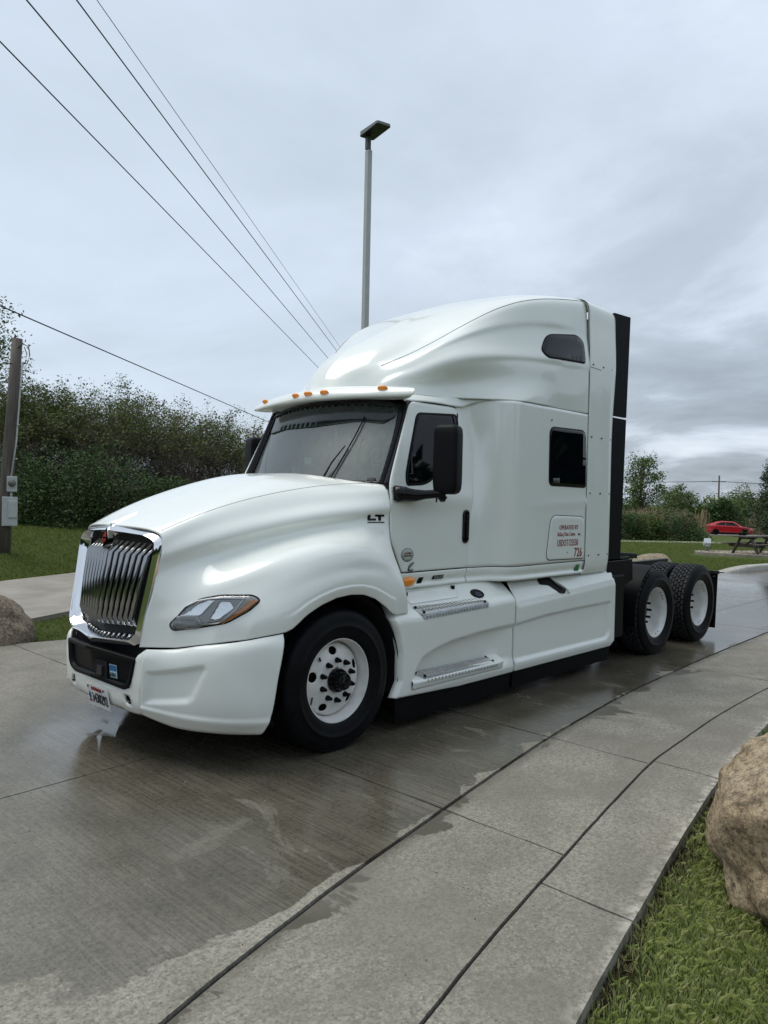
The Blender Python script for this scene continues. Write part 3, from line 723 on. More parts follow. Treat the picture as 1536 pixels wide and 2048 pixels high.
# centre of the bumper: one U-shaped piece round the intake, with openings for the tow hooks
def XB(y, z):
    sd0 = float(np.interp(z, [.32, .36, .405, .56, .725, .776], [-1.145, -1.168, -1.185, -1.195, -1.186, -1.157])); ce = float(np.interp(z, [.33, .38, .51, .77], [-1.215, -1.242, -1.258, -1.305]))
    return sd0+(ce-sd0)*max(0, 1-abs(y)/.555)**.95
UO = [(-.549, .772), (-.556, .725), (-.553, .56), (-.543, .405), (-.533, .336), (-.42, .328), (0, .352), (.42, .328), (.533, .336), (.543, .405), (.553, .56), (.556, .725), (.549, .772), (.535, .760), (.510, .735), (.49, .70), (.455, .55), (.43, .505), (.36, .482), (0, .508), (-.36, .482), (-.43, .505), (-.455, .55), (-.49, .70), (-.510, .735), (-.535, .760)]
def ushape(name, outline, holes, surf, mat, parent, step, solid):
    O = dens(outline, step); V = list(O); E = [(i, (i+1) % len(O)) for i in range(len(O))]
    for h in holes:
        Hh = dens(h, step*.5); k = len(V); V += Hh; E += [(k+i, k+(i+1) % len(Hh)) for i in range(len(Hh))]
    A = np.array(O); lo, hi = A.min(0), A.max(0)
    for a in np.arange(lo[0]+step*.5, hi[0], step):
        for b in np.arange(lo[1]+step*.5, hi[1], step):
            if inside(inset(outline, step*.3), (a, b)) and not any(inside(inset(h, -step*.2), (a, b)) for h in holes): V.append((a, b))
    vv, _, ff, *_ = geometry.delaunay_2d_cdt([Vector(v) for v in V], E, [], 1, 1e-5)
    ff = [f for f in ff if not any(inside(h, (sum(vv[i].x for i in f)/len(f), sum(vv[i].y for i in f)/len(f))) for h in holes)]
    o = mk(name, [surf(v.x, v.y) for v in vv], [tuple(f) for f in ff], mat, parent, True)
    if solid: solidify(o, solid)
    return o
th = [rpoly([(s*.365, .455), (s*.415, .452), (s*.44, .43), (s*.445, .385), (s*.38, .392), (s*.37, .41)], .012, 3) for s in (1, -1)]
bm_ = ushape('bumper_centre', UO, th, lambda a, b: (XB(a, b), a, b), PAINT, bump_, .025, 0.); orient(bm_, (-.5, 0, .5)); solidify(bm_, .02)
for s in (1, -1):
    m = MB(); m.box((-1.13, s*.41, .42), (.02, .11, .11)); hk = m.build('tow_hook_pocket', GAPB, bump_)
    m = MB(); m.tube([(-1.19, s*.395, .415), (-1.2, s*.43, .405)], .008, 6); m.build('tow_hook', STEEL, hk, True)
# intake: black panel with raised rim
def XI(y, z): return XB(y, z)+.006
IO = [(.50, .712), (.462, .552), (.43, .51), (.36, .488), (0, .512), (-.36, .488), (-.43, .51), (-.462, .552), (-.50, .712), (0, .745)]
def XI2(y, z, d): return (XI(y, z)+d, y, z)
IA = resamp(rpoly(IO, [.02, .03, .03, .05, .02, .05, .03, .03, .02, .02], 4), 160); IB = np.array(inset([tuple(p) for p in IA], .028)); IC = np.array(inset([tuple(p) for p in IA], .036))
lp = [np.array([XI2(y, z, d) for y, z in P]) for P, d in ((IA, .03), (IA, -.012), (np.array(inset([tuple(p) for p in IA], .008)), -.018), (IB, -.014), (IC, .012))]
m = MB(); V = np.concatenate(lp); m.add(V, [(i*160+j, i*160+(j+1) % 160, (i+1)*160+(j+1) % 160, (i+1)*160+j) for i in range(4) for j in range(160)])
itk = m.build('air_intake', BLACKP, bump_, True); orient(itk, (-.5, 0, .6))
panel('intake_panel', [tuple(p) for p in IC], lambda a, b: XI2(a, b, .012), BLACKP, itk, .03, solid=0.)
m = MB()
m.box((XI(-.115, .583)+.012, -.115, .583), (.03, .135, .135), rz=R(8)); m.build('radar_recess', GAPB, itk)
m = MB(); rx_ = XI(-.125, .585); m.box((rx_-.012, -.125, .585), (.02, .055, .065), rz=R(8)); m.tube([(rx_-.02, -.085, .60), (rx_-.03, -.075, .62), (rx_-.025, -.07, .57)], .005, 5); m.build('radar_sensor', simple('radar_grey', (.03, .03, .032), .4, var=.4, vs=40, bump=.3), itk, bevel=.006)
# dark void above the intake, under the grille
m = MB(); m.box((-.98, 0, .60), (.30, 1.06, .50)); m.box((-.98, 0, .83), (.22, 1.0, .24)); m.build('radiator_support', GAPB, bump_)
# toll sticker and number plate
def quad(name, pts, mat, parent, th=.0015):
    P = [Vector(p) for p in pts]; n = (P[1]-P[0]).cross(P[3]-P[0]).normalized()
    m = MB(); m.add(P+[p-n*th for p in P], [(0, 1, 2, 3), (7, 6, 5, 4), (0, 4, 5, 1), (1, 5, 6, 2), (2, 6, 7, 3), (3, 7, 4, 0)]); return m.build(name, mat, parent)
STB = simple('sticker_blue', (.02, .13, .33), .4); STL = simple('sticker_pale_blue', (.42, .60, .68), .4)
INKD = simple('ink_dark', (.012, .014, .03), .5); INKR = simple('ink_red', (.22, .012, .016), .5); INKM = simple('ink_maroon', (.24, .010, .018), .5)
ax = Vector((-.13, -.99, 0)).normalized(); sx_ = -1.2565
def onI(y, z, d=.0): return (XI(y, z)-d, y, z)
ys0, ys1, zs0, zs1 = -.205, -.285, .635, .545
stk = quad('sticker', [onI(ys0, zs0, -.006), onI(ys0, zs1, -.006), onI(ys1, zs1, -.006), onI(ys1, zs0, -.006)], STL, itk)
quad('sticker_top', [onI(ys0-.004, zs0-.004, -.004), onI(ys0-.004, .592, -.004), onI(ys1+.004, .592, -.004), onI(ys1+.004, zs0-.004, -.004)], STB, stk)
yd_ = Vector(onI(ys1, .57))-Vector(onI(ys0, .57))
text_on('lettering', 'E7811', .036, Vector(onI(-.245, .553, -.003)), yd_, (0, 0, 1), INKD, stk, bold=.0005, xs=.72)
def XP(y): return XB(y, .40)-.014
PLW = simple('plate_white', (.66, .67, .68), .4)
p0, p1 = .10, -.19
pd = (Vector((XP(p1), p1, .45))-Vector((XP(p0), p0, .45))); pd = Vector((.004, -.305, 0)); pdn = pd.normalized()
P0 = Vector((XB(p0, .45)-.012, p0, .455)); dz = Vector((.028, 0, -.150))
plate = quad('license_plate', [P0, P0+dz, P0+dz+pd, P0+pd], PLW, T, .003)
zu = -dz.normalized(); nrm = pdn.cross(zu)
text_on('lettering', 'INDIANA', .034, P0+pd*.47+dz*.24+nrm*.003, pdn, zu, INKR, plate, bold=.001, xs=1.0)
text_on('lettering', '3430292', .098, P0+pd*.58+dz*.80+nrm*.003, pdn, zu, INKD, plate, bold=.0015, xs=.60)
m = MB(); c0 = P0+pd*.115+dz*.55+nrm*.0035
for a, b, s in ((0, 1, .03), (1, 0, .03)):
    m.add([c0+(pdn*.018), c0+zu*.035, c0-pdn*.018, c0-zu*.03], [(0, 1, 2, 3)])
m.build('lettering', STB, plate); m = MB(); c1 = c0-zu*.036+nrm*.0005; m.add([c1+pdn*.022, c1+zu*.012, c1-pdn*.022, c1-zu*.012], [(0, 1, 2, 3)]); m.build('lettering', INKR, plate)
for t in (.08, .80):
    m = MB(); m.box(P0+pd*t+dz*.12+nrm*.004, (.004, .012, .012)); m.build('plate_screw', GAPB, plate)

# ---- doors
zt_ = [1.0, 1.2, 1.45, 1.68, 1.72, 1.76, 1.80, 1.95, 2.2, 2.45, 2.62, 2.72]; yt_ = [-1.03, -1.032, -1.026, -1.012, -1.012, -1.022, -1.021, -.992, -.957, -.925, -.903, -.89]
zq = np.linspace(1.0, 2.72, 200); yq = np.interp(zq, zt_, yt_)
for _ in range(10): yq[1:-1] = yq[1:-1]*.5+(yq[:-2]+yq[2:])*.25
def YD(z): return float(np.interp(z, zq, yq))
DO = rpoly([(.80, 1.212), (.672, 1.47), (.672, 1.90), (.705, 1.99), (.995, 2.612), (1.64, 2.622), (1.79, 2.45), (1.81, 2.2), (1.732, 1.72), (1.658, 1.212)], [.02, .03, .05, .2, .07, .12, .25, .4, .4, .03], 6)
dsurf = lambda a, b: (a, YD(b), b)
door = panel('door', DO, dsurf, PAINT, T, .045, .012, .006, 0., solid=.02)
WO = rpoly([(.865, 1.905), (.865, 2.0), (1.065, 2.525), (1.62, 2.56), (1.625, 2.2), (1.605, 2.14), (1.28, 2.005), (1.12, 1.92)], [.04, .25, .06, .06, .05, .1, .15, .12], 6)
dw = panel('door_window', WO, dsurf, BLACKP, door, .04, .006, .004, .006, solid=.004)
panel('window_glass', inset(WO, .02), dsurf, DARKG, dw, .05, .004, .002, .008, solid=.002)
m = MB(); m.box((1.575, YD(2.35)-.009, 2.38), (.012, .006, .36)); m.build('window_divider', BLACKP, dw)
hp = rpoly([(1.575, 1.425), (1.668, 1.425), (1.695, 1.715), (1.60, 1.72)], .045, 6)
dh = panel('door_handle', hp, dsurf, GLOSSB, door, .02, .012, .008, .016, solid=.014)
panel('handle_grip', rpoly([(1.61, 1.475), (1.645, 1.475), (1.665, 1.68), (1.63, 1.68)], .015, 4), dsurf, BLACKP, dh, .02, .006, .004, .026, solid=.008)
# round clean-idle sticker, engine maker's mark
cen = (.865, 1.352); 
def disc2(c, r, n=32): return [(c[0]+r*math.cos(2*math.pi*k/n), c[1]+r*math.sin(2*math.pi*k/n)) for k in range(n)]
G1 = simple('sticker_green_ring', (.22, .31, .27), .45); G2 = simple('sticker_cream', (.45, .47, .43), .45)
sk_ = panel('sticker', [(cen[0]+(a-cen[0])*1.35, b) for a, b in disc2(cen, .056)], dsurf, G1, door, .03, off=.0025, solid=.001)
panel('sticker_face', [(cen[0]+(a-cen[0])*1.38, b) for a, b in disc2(cen, .045)], dsurf, G2, sk_, .03, off=.0040, solid=.001)
text_on('lettering', 'CERTIFIED', .019, (cen[0], YD(1.36)-.0052, 1.358), (1, 0, 0), (0, 0, 1), INKR, sk_, xs=1.0)
text_on('lettering', 'CLEAN IDLE', .019, (cen[0], YD(1.34)-.0052, 1.338), (1, 0, 0), (0, 0, 1), INKD, sk_, xs=.9)
cm = MB(); cc = (.905, 1.254); pts = [(cc[0]+.034, cc[1]+.030), (cc[0]+.014, cc[1]+.024), (cc[0]-.022, cc[1]-.002), (cc[0]-.030, cc[1]-.018), (cc[0]-.018, cc[1]-.030), (cc[0]+.012, cc[1]-.031), (cc[0]+.024, cc[1]-.022)]
cm.tube([(a, YD(b)-.003, b) for a, b in pts], [.008, .012, .011, .010, .010, .010, .007], 6); cm.build('badge', simple('badge_grey', (.16, .16, .165), .35, .6), door, True)
door2 = mirror_part(door)

# ---- sleeper box flanks
xs_ = lambda z: float(np.interp(z, [1.21, 1.5, 1.74, 2.0, 2.25, 2.45, 2.6, 2.705], [1.666, 1.705, 1.742, 1.784, 1.818, 1.80, 1.76, 1.75]))
srow = []
for z in (1.21, 1.45, 1.74, 2.0, 2.25, 2.45, 2.6, 2.705):
    x0 = xs_(z); y0 = YD(z); k = np.interp(z, [1.2, 2.705], [0, 1])
    srow.append([(x0-.14, y0+.012, z), (x0-.012, y0+.008, z), (x0+.06, y0-.012, z), (1.94, -1.082-.0*k, z), (2.035, -1.165, z), (2.10, -1.203, z), (2.19, -1.218, z), (2.5, -1.22, z), (2.95, -1.22, z), (3.386, -1.22, z)])
SX = patch_pts(srow, 90, 50)
# crease under the lower window
xg, zg = SX[..., 0], SX[..., 2]; zc_ = np.interp(xg, [2.2, 3.39], [1.735, 1.80])
SX[..., 1] += -.006*sst(2.15, 2.7, xg)*(sst(-.03, .0, zg-zc_)*(1-sst(0, .09, zg-zc_)))
sleeper = grid_obj('sleeper_side', SX, PAINT, T, solid=0.); orient(sleeper, (2.6, 0, 2)); solidify(sleeper, .015)
ss = lambda a, b: (a, -1.22, b)
tdo = rpoly([(2.715, 1.672), (3.365, 1.655), (3.372, 1.232), (2.64, 1.245)], [.10, .09, .06, .07], 6)
g_ = panel('tool_door', inset(tdo, -.007), ss, GAPB, sleeper, .08, off=.0015, solid=.001)
panel('door_skin', tdo, ss, PAINT, g_, .06, .006, .003, .006, solid=.003)
for s, sz, x, z, b, xsc, mt in (('OPERATED BY', .062, 3.045, 1.532, .0, .86, INKM), ('Atlas,Van Lines', .060, 3.0, 1.468, -.0002, .86, INKM), ('INC.', .030, 3.255, 1.470, 0., .9, INKM), ('USDOT125550', .092, 3.03, 1.370, .0, .64, INKM), ('726', .125, 3.235, 1.258, .0012, .80, INKM)):
    text_on('lettering', s, sz, (x, -1.2275, z), (1, 0, 0), (0, 0, 1), mt, g_, bold=b, xs=xsc)
m = MB(); m.tube([(3.02, -1.226, 1.305), (3.02, -1.231, 1.305)], .006, 8); m.build('lock', STEEL, g_)
for po, nm in ((rpoly([(2.66, 3.415), (3.18, 3.49), (3.295, 3.44), (3.30, 3.205), (2.60, 3.165), (2.525, 3.23)], [.12, .1, .12, .05, .1, .09], 6), 'upper'), (rpoly([(2.683, 2.525), (3.378, 2.54), (3.418, 1.95), (2.69, 1.955)], [.09, .1, .06, .07], 6), 'lower')):
    if nm == 'lower': 
        po = [(a-.035, b) for a, b in po]
        sw = panel('sleeper_window', po, ss, BLACKP, sleeper, .06, .006, .004, .006, solid=.004)
        panel('window_glass', inset(po, .012), ss, DARKG, sw, .08, .004, .002, .008, solid=.002)
        panel('window_sticker', [(2.72, 1.985), (2.84, 1.985), (2.84, 2.035), (2.72, 2.03)], ss, simple('sticker_dark', (.05, .055, .06), .5), sw, .05, off=.011, solid=.001)
m = MB(); m.tube([(2.685, -1.219, 2.585), (2.685, -1.226, 2.585)], .008, 8); m.build('screw', STEEL, sleeper)
UPO = po0 = rpoly([(2.66, 3.415), (3.18, 3.49), (3.295, 3.44), (3.30, 3.205), (2.60, 3.165), (2.525, 3.23)], [.12, .1, .12, .05, .1, .09], 6)
mirror_part(sleeper)

# ---- skirts below door and sleeper
def skirt(name, plan, x0, x1):
    P = curve(plan, 60)
    rw = [P+np.array([0, dy, dz]) for dy, dz in ((0, 0), (.004, -.045), (.012, -.09), (.035, -.132), (.07, -.135))]
    X = patch_pts([r for r in rw], 60, 14, np.array([0, .33, .66, .95, 1.])); o = grid_obj(name, X, PAINT, T, solid=0.); orient(o, (2, 0, 1.2)); solidify(o, .012); return o
k1 = skirt('cab_skirt', [(.60, -1.03, 1.203), (.9, -1.031, 1.203), (1.3, -1.031, 1.203), (1.648, -1.031, 1.203)], 0, 0)
k2 = skirt('sleeper_skirt', [(1.656, -1.031, 1.203), (1.74, -1.042, 1.203), (1.94, -1.08, 1.203), (2.035, -1.16, 1.203), (2.10, -1.198, 1.203), (2.19, -1.212, 1.203), (2.6, -1.214, 1.203), (3.386, -1.214, 1.203)], 0, 0)
sks = lambda a, b: (a, -1.031+.0*b, b)
GRN = simple('sticker_green', (.015, .16, .05), .5)
panel('sticker', [(3.20, 1.10), (3.29, 1.10), (3.30, 1.175), (3.225, 1.175)], lambda a, b: (a, -1.2145+(1.203-b)*.13, b), GRN, k2, .04, off=.004, solid=.001)
ml = panel('marker_lamp', disc2((0, 0), 1., 28), lambda a, b: (.885+a*.082, -1.026-.02*(1-min(1, a*a+b*b)), 1.135+b*.040), AMBER, k1, .25, off=.006, solid=.004)
panel('badge', [(.975, 1.075), (1.035, 1.075), (1.08, 1.165), (1.02, 1.165)], lambda a, b: (a, -1.029+(1.203-b)*.12, b), GLOSSB, k1, .03, off=.004, solid=.003)
bd = panel('badge', [(1.185, 1.135), (1.33, 1.135), (1.34, 1.168), (1.195, 1.168)], lambda a, b: (a, -1.029+(1.203-b)*.10, b), GLOSSB, k1, .05, off=.004, solid=.003)
bd.name = 'badge'; text_on('lettering', 'DIAMOND', .026, (1.262, -1.034, 1.142), (1, 0, 0), (0, 0, 1), simple('badge_silver', (.5, .5, .5), .3, .7), bd, xs=.95)
mirror_part(k1); mirror_part(k2)
# LT badge on the hood
lm = MB()
def hbox(x0, x1, z0, z1):
    P = []
    for x, z in ((x0, z0), (x1, z0), (x1, z1), (x0, z1)):
        h = HB.ray_cast(Vector((x, -2, z)), Vector((0, 1, 0)))[0]; P.append(Vector((x, h.y-.006, z)))
    lm.add(P+[p+Vector((0, .012, 0)) for p in P], [(0, 1, 2, 3), (0, 4, 5, 1), (1, 5, 6, 2), (2, 6, 7, 3), (3, 7, 4, 0)])
lx, lk = .462, .80
for x0, x1, z0, z1 in ((0, .026, 1.645, 1.672), (0, .095, 1.630, 1.645), (.085, .19, 1.660, 1.674), (.125, .152, 1.629, 1.660), (-.004, .19, 1.612, 1.619)): hbox(lx+x0*lk, lx+x1*lk, z0, z1)
lm.build('lettering', GLOSSB, hood)

# ---- roof fairing
fr = [
 [(.80,0,2.74),(.89,0,2.93),(1.10,0,3.135),(1.53,0,3.375),(2.1,0,3.675),(2.75,0,3.91),(3.386,0,3.965)],
 [(.83,-.15,2.74),(.935,-.2,2.93),(1.16,-.3,3.115),(1.58,-.38,3.352),(2.1,-.48,3.648),(2.75,-.55,3.885),(3.386,-.6,3.955)],
 [(.88,-.24,2.74),(.985,-.32,2.915),(1.21,-.45,3.05),(1.55,-.58,3.245),(2.1,-.82,3.615),(2.72,-.93,3.83),(3.386,-.98,3.92)],
 [(.92,-.30,2.74),(1.02,-.39,2.89),(1.22,-.52,3.02),(1.51,-.665,3.19),(2.1,-.955,3.565),(2.70,-1.085,3.76),(3.386,-1.13,3.868)],
 [(.97,-.40,2.735),(1.06,-.49,2.85),(1.22,-.62,2.96),(1.55,-.795,3.17),(2.1,-1.01,3.41),(2.73,-1.13,3.53),(3.386,-1.18,3.57)],
 [(1.0,-.46,2.733),(1.085,-.55,2.84),(1.24,-.67,2.93),(1.55,-.855,3.10),(2.09,-1.05,3.265),(2.7,-1.165,3.34),(3.386,-1.205,3.38)],
 [(1.03,-.53,2.73),(1.10,-.61,2.815),(1.25,-.715,2.885),(1.55,-.905,3.02),(2.08,-1.09,3.12),(2.68,-1.20,3.165),(3.386,-1.22,3.20)],
 [(1.04,-.56,2.727),(1.12,-.63,2.795),(1.26,-.72,2.855),(1.56,-.90,2.975),(2.07,-1.10,3.07),(2.68,-1.212,3.11),(3.386,-1.22,3.14)],
 [(1.06,-.60,2.725),(1.16,-.655,2.77),(1.28,-.705,2.81),(1.57,-.815,2.87),(2.05,-1.085,2.93),(2.68,-1.218,2.98),(3.386,-1.22,3.0)],
 [(1.09,-.64,2.72),(1.20,-.685,2.735),(1.32,-.725,2.745),(1.59,-.815,2.765),(2.07,-1.135,2.80),(2.64,-1.22,2.83),(3.386,-1.22,2.84)],
 [(1.10,-.655,2.712),(1.22,-.70,2.712),(1.34,-.74,2.712),(1.61,-.845,2.712),(2.1,-1.195,2.712),(2.6,-1.22,2.712),(3.386,-1.22,2.712)],
]
FR = patch_pts(fr, 100, 90, np.array([0,.14,.25,.33,.46,.54,.615,.65,.76,.9,1.]))
xg, zg = FR[..., 0], FR[..., 2]
# keep the rear flank flat
FR[..., 1] = np.maximum(FR[..., 1], -1.222)
FR[0, :, 1] = 0
uf = np.linspace(0, 1, 100)
FR = ridge(FR, .46, .016, .05, .016, sst(.25, .5, uf)*(1-.75*sst(.80, .97, uf)))
FR = ridge(FR, .617, .020, .05, .018, sst(.30, .55, uf)*(1-.85*sst(.80, .97, uf)))
FR[..., 1] = np.maximum(FR[..., 1], -1.226); FR[0, :, 1] = 0
FF = np.concatenate([FR[::-1], (FR*np.array([1, -1, 1]))[1:]])
fairing = grid_obj('roof_fairing', FF, PAINT, T, solid=0.); orient(fairing, (2.4, 0, 2.6)); solidify(fairing, .014)
FB = BVHTree.FromPolygons([Vector(p) for p in FR.reshape(-1, 3)], grid_faces(90, 100))
def fsurf(a, b):
    h = FB.ray_cast(Vector((a, -3, b)), Vector((0, 1, 0)))[0]
    return h if h is not None else Vector((a, -1.2, b))
uw = panel('sleeper_window', UPO, fsurf, BLACKP, fairing, .06, .006, .004, .006, solid=.004)
panel('window_glass', inset(UPO, .012), fsurf, DARKG, uw, .08, .004, .002, .008, solid=.002); mirror_part(uw)
# shut line of the roof panel, laid along the upper edge of the flank
for s in (1, -1):
    c_ = FR[int(.33*89)]; m = MB(); m.tube([(x, s*(y-.0005), z+.0005) for x, y, z in c_[16:]], .0028, 5); m.build('panel_seam', simple('seam_grey', (.10, .11, .11), .8), fairing, True)

# ---- rear extender (white) and black rubber edge
def sect(x, k):
    c_ = [(x, 0, 3.965-.006*k), (x, -.6, 3.955-.006*k), (x, -.98, 3.922-.005*k), (x, -1.115, 3.893-.004*k), (x, -1.178, 3.842-.004*k), (x, -1.198, 3.68), (x, -1.216+.0*k, 3.3), (x, -1.22+.01*k, 2.7), (x, -1.22+.012*k, 2.0), (x, -1.22+.012*k, 1.5), (x, -1.22+.014*k, 1.22), (x, -1.212+.014*k, 1.14), (x, -1.17, 1.06)]
    return c_
m1 = np.stack([curve(sect(3.392, 0), 80), curve(sect(3.55, 0.1), 80), curve(sect(3.75, .5), 80), curve(sect(3.93, 1.3), 80), curve(sect(3.962, 2.4), 80)])
EX = nspline([0, .28, .63, .94, 1.], m1.reshape(5, -1), np.linspace(0, 1, 20)).reshape(20, 80, 3).transpose(1, 0, 2)
EXF = np.concatenate([EX[::-1], (EX*np.array([1, -1, 1]))[1:]])
ext = grid_obj('side_extender', EXF, PAINT, T, solid=0.); orient(ext, (3.6, 0, 2.4)); solidify(ext, .014)
SEAMM = simple('seam_dark', (.04, .045, .045), .8)
for z in (3.19, 2.05, 1.62):
    pass
for s in (1, -1):
    m = MB(); m.tube([(3.40, s*1.2205, 3.195), (3.6, s*1.219, 3.19), (3.95, s*1.200, 3.175)], .0028, 5); m.build('panel_seam', SEAMM, ext)
m = MB()
gk = [(3.389, y*.9985, z-.002) for x, y, z in sect(3.389, 0)]
m.tube([tuple(p) for p in curve(gk, 60)], .0045, 6); m.build('gasket', GAPB, ext, True)
m = MB(); m.tube([(x, -y, z) for x, y, z in curve(gk, 60)], .0045, 6); m.build('gasket', GAPB, ext, True)
rv = MB(); rv.tube([(0, .002, 0), (0, -.007, 0)], .008, 8); rvm = None
for z in (3.225, 2.48, 1.90, 1.255):
    for x, y in ((3.46, -1.221), (3.68, -1.219), (3.88, -1.211)):
        if rvm is None: ro = rv.build('rivet', STEEL, ext); rvm = ro.data
        else: ro = bpy.data.objects.new('rivet', rvm); COL.objects.link(ro); ro.parent = ext
        ro.location = (x, y, z)
for s in (-1, 1):
    for z0, z1 in ((1.19, 2.732), (2.752, 3.855)):
        m = MB(); a = 3.962; b0 = np.interp(z0, [1.19, 3.9], [4.215, 4.31]); b1_ = np.interp(z1, [1.19, 3.9], [4.215, 4.31])
        y0, y1 = s*1.188, s*1.20
        dzt = .012 if z1 > 3.5 else -.004
        P = [(a, y0, z0), (b0, y1, z0), (b1_, y1, z1+dzt), (a, y0, z1)]; Q = [(x, y-s*.03, z) for x, y, z in P]
        m.add(P+Q, [(0, 1, 2, 3), (7, 6, 5, 4), (0, 4, 5, 1), (1, 5, 6, 2), (2, 6, 7, 3), (3, 7, 4, 0)]); orient(m.build('rubber_extender', RUBBER, T), (4.1, s*1.185, (z0+z1)/2))
# back wall of the sleeper
m = MB(); m.box((3.90, 0, 2.5), (.04, 2.26, 2.62)); m.build('sleeper_back_wall', simple('back_wall_grey', (.25, .26, .26), .5), T)

# ---- cab roof over the doors, inner shell, windscreen
cr_o = [(.965,-.885,2.612),(1.2,-.905,2.628),(1.5,-.91,2.63),(1.68,-.915,2.632),(1.78,-.925,2.66),(1.93,-1.06,2.708),(2.1,-1.19,2.709)]
cr_m = [(.93,-.82,2.66),(1.2,-.86,2.672),(1.45,-.87,2.678),(1.62,-.875,2.69),(1.74,-.90,2.700),(1.92,-1.04,2.708),(2.1,-1.17,2.709)]
cr_i = [(.88,-.40,2.70),(1.2,-.55,2.706),(1.4,-.6,2.706),(1.6,-.7,2.708),(1.72,-.8,2.708),(1.92,-.95,2.708),(2.1,-1.0,2.708)]
CRX = patch_pts([cr_o, cr_m, cr_i], 40, 16); o = grid_obj('cab_roof', CRX, PAINT, T, solid=0.); orient(o, (1.4, 0, 2.2)); solidify(o, .01); mirror_part(o)
HEAD = simple('headliner_grey', (.18, .18, .17), .9); INT = simple('interior_grey', (.055, .058, .055), .75, var=.2); INTD = simple('interior_dark', (.03, .03, .03), .7)
m = MB()
for s in (-1, 1):
    P = [(.74, s*.955, 1.0), (3.38, s*.955, 1.0), (3.38, s*.955, 1.95), (1.80, s*.955, 1.95), (.74, s*.955, 1.9)]
    m.add(P, [(0, 1, 2, 3, 4)]); P = [(.74, s*.955, 1.9), (1.80, s*.955, 1.95), (1.78, s*.868, 2.60), (1.0, s*.862, 2.58)]; m.add(P, [(0, 1, 2, 3)])
    # pillars of the sleeper opening
m.build('cab_liner', INTD, T)
m = MB(); m.box((1.93, 0, 1.85), (.03, 1.9, 1.6)); m.build('sleeper_curtain', INT, T)
m = MB(); m.box((1.55, 0, 2.655), (1.3, 1.3, .02)); m.build('headliner', HEAD, T)
m = MB(); m.box((2.75, 0, 1.95), (1.2, 2.36, 1.5)); m.box((2.75, 0, 3.05), (.9, 1.9, .7)); m.box((1.6, 0, 1.02), (1.9, 1.85, .04)); m.build('sleeper_interior', INTD, T)
# wind screen
wr = [[(.50,0,1.90),(.535,-.35,1.90),(.605,-.66,1.90),(.70,-.90,1.90)], [(.625,0,2.15),(.66,-.35,2.15),(.725,-.66,2.15),(.815,-.895,2.15)], [(.745,0,2.40),(.78,-.35,2.40),(.84,-.65,2.40),(.92,-.882,2.40)], [(.835,0,2.645),(.865,-.35,2.64),(.92,-.63,2.62),(.985,-.862,2.595)]]
wfull = [list(reversed(mir(r)))[:-1]+r for r in wr]
WX = patch_pts(wfull, 61, 41)
ws = grid_obj('windshield', WX, WSG, T, solid=0.); orient(ws, (2, 0, 2.2))
def wsurf(a, b, off=0.):     # a in -1..1 across (driver negative), b 0..1 up
    u = (1-(a+1)/2)*60 if False else ((1-a)/2)*60; v = b*40; i = int(min(39, v)); j = int(min(59, u)); fu, fv = u-j, v-i
    p = (WX[i, j]*(1-fu)+WX[i, j+1]*fu)*(1-fv)+(WX[i+1, j]*(1-fu)+WX[i+1, j+1]*fu)*fv
    return Vector(p)+Vector((-.9, -.25*(-a), .42)).normalized()*off
def strip(name, pl, off, mat, par, step=.08):
    v, f = panel_mesh(pl, lambda a, b: wsurf(a, b, off), step); o = mk(name, v, f, mat, par, True); orient(o, (2, 0, 2.2)); solidify(o, .003); return o
strip('frit_border', [(-1, 0), (-.955, 0), (-.945, .5), (-.935, .93), (-.6, .955), (0, .96), (.6, .955), (.935, .93), (.945, .5), (.955, 0), (1, 0), (1, 1), (-1, 1)], .012, GLOSSB, ws)
strip('sun_band', rpoly([(-.93, .965), (-.915, .80), (-.80, .72), (-.5, .755), (0, .71), (.5, .715), (.80, .675), (.90, .69), (.925, .80), (.93, .965)], .03, 3), .008, BAND, ws)
strip('cowl_edge', [(-1, -.0), (1, -.0), (1, .05), (-1, .05)], .016, GLOSSB, ws)
# A pillars
for s in (-1, 1):
    zp = np.linspace(1.88, 2.615, 14); fr_ = lambda z, P: np.array([np.interp(z, [q[2] for q in P], [q[0] for q in P]), np.interp(z, [q[2] for q in P], [q[1] for q in P]), z])
    wsE = [(.69, -.895, 1.88), (.70, -.895, 1.90), (.815, -.89, 2.15), (.92, -.877, 2.40), (.985, -.858, 2.595), (1.0, -.85, 2.63)]
    rows_ = []
    for z in zp:
        a = fr_(z, wsE); xd_ = float(np.interp(z, [1.86, 1.95, 2.612], [.69, .705, .995])); b = np.array([xd_-.004, YD(z)+.006, z]); mid = (a+b)/2+np.array([-.02, -.012, 0.])
        rows_.append([(a+np.array([.02, .02, 0.])), a+np.array([-.008, 0, .002]), mid, b, b+np.array([.03, .012, 0])])
    PX = np.stack([curve(np.array(q), 14, .5) for q in rows_]); PX[..., 1] *= -s
    o = grid_obj('pillar', PX, GLOSSB, T, solid=0.); orient(o, (1.5, 0, 2.2)); solidify(o, .006)
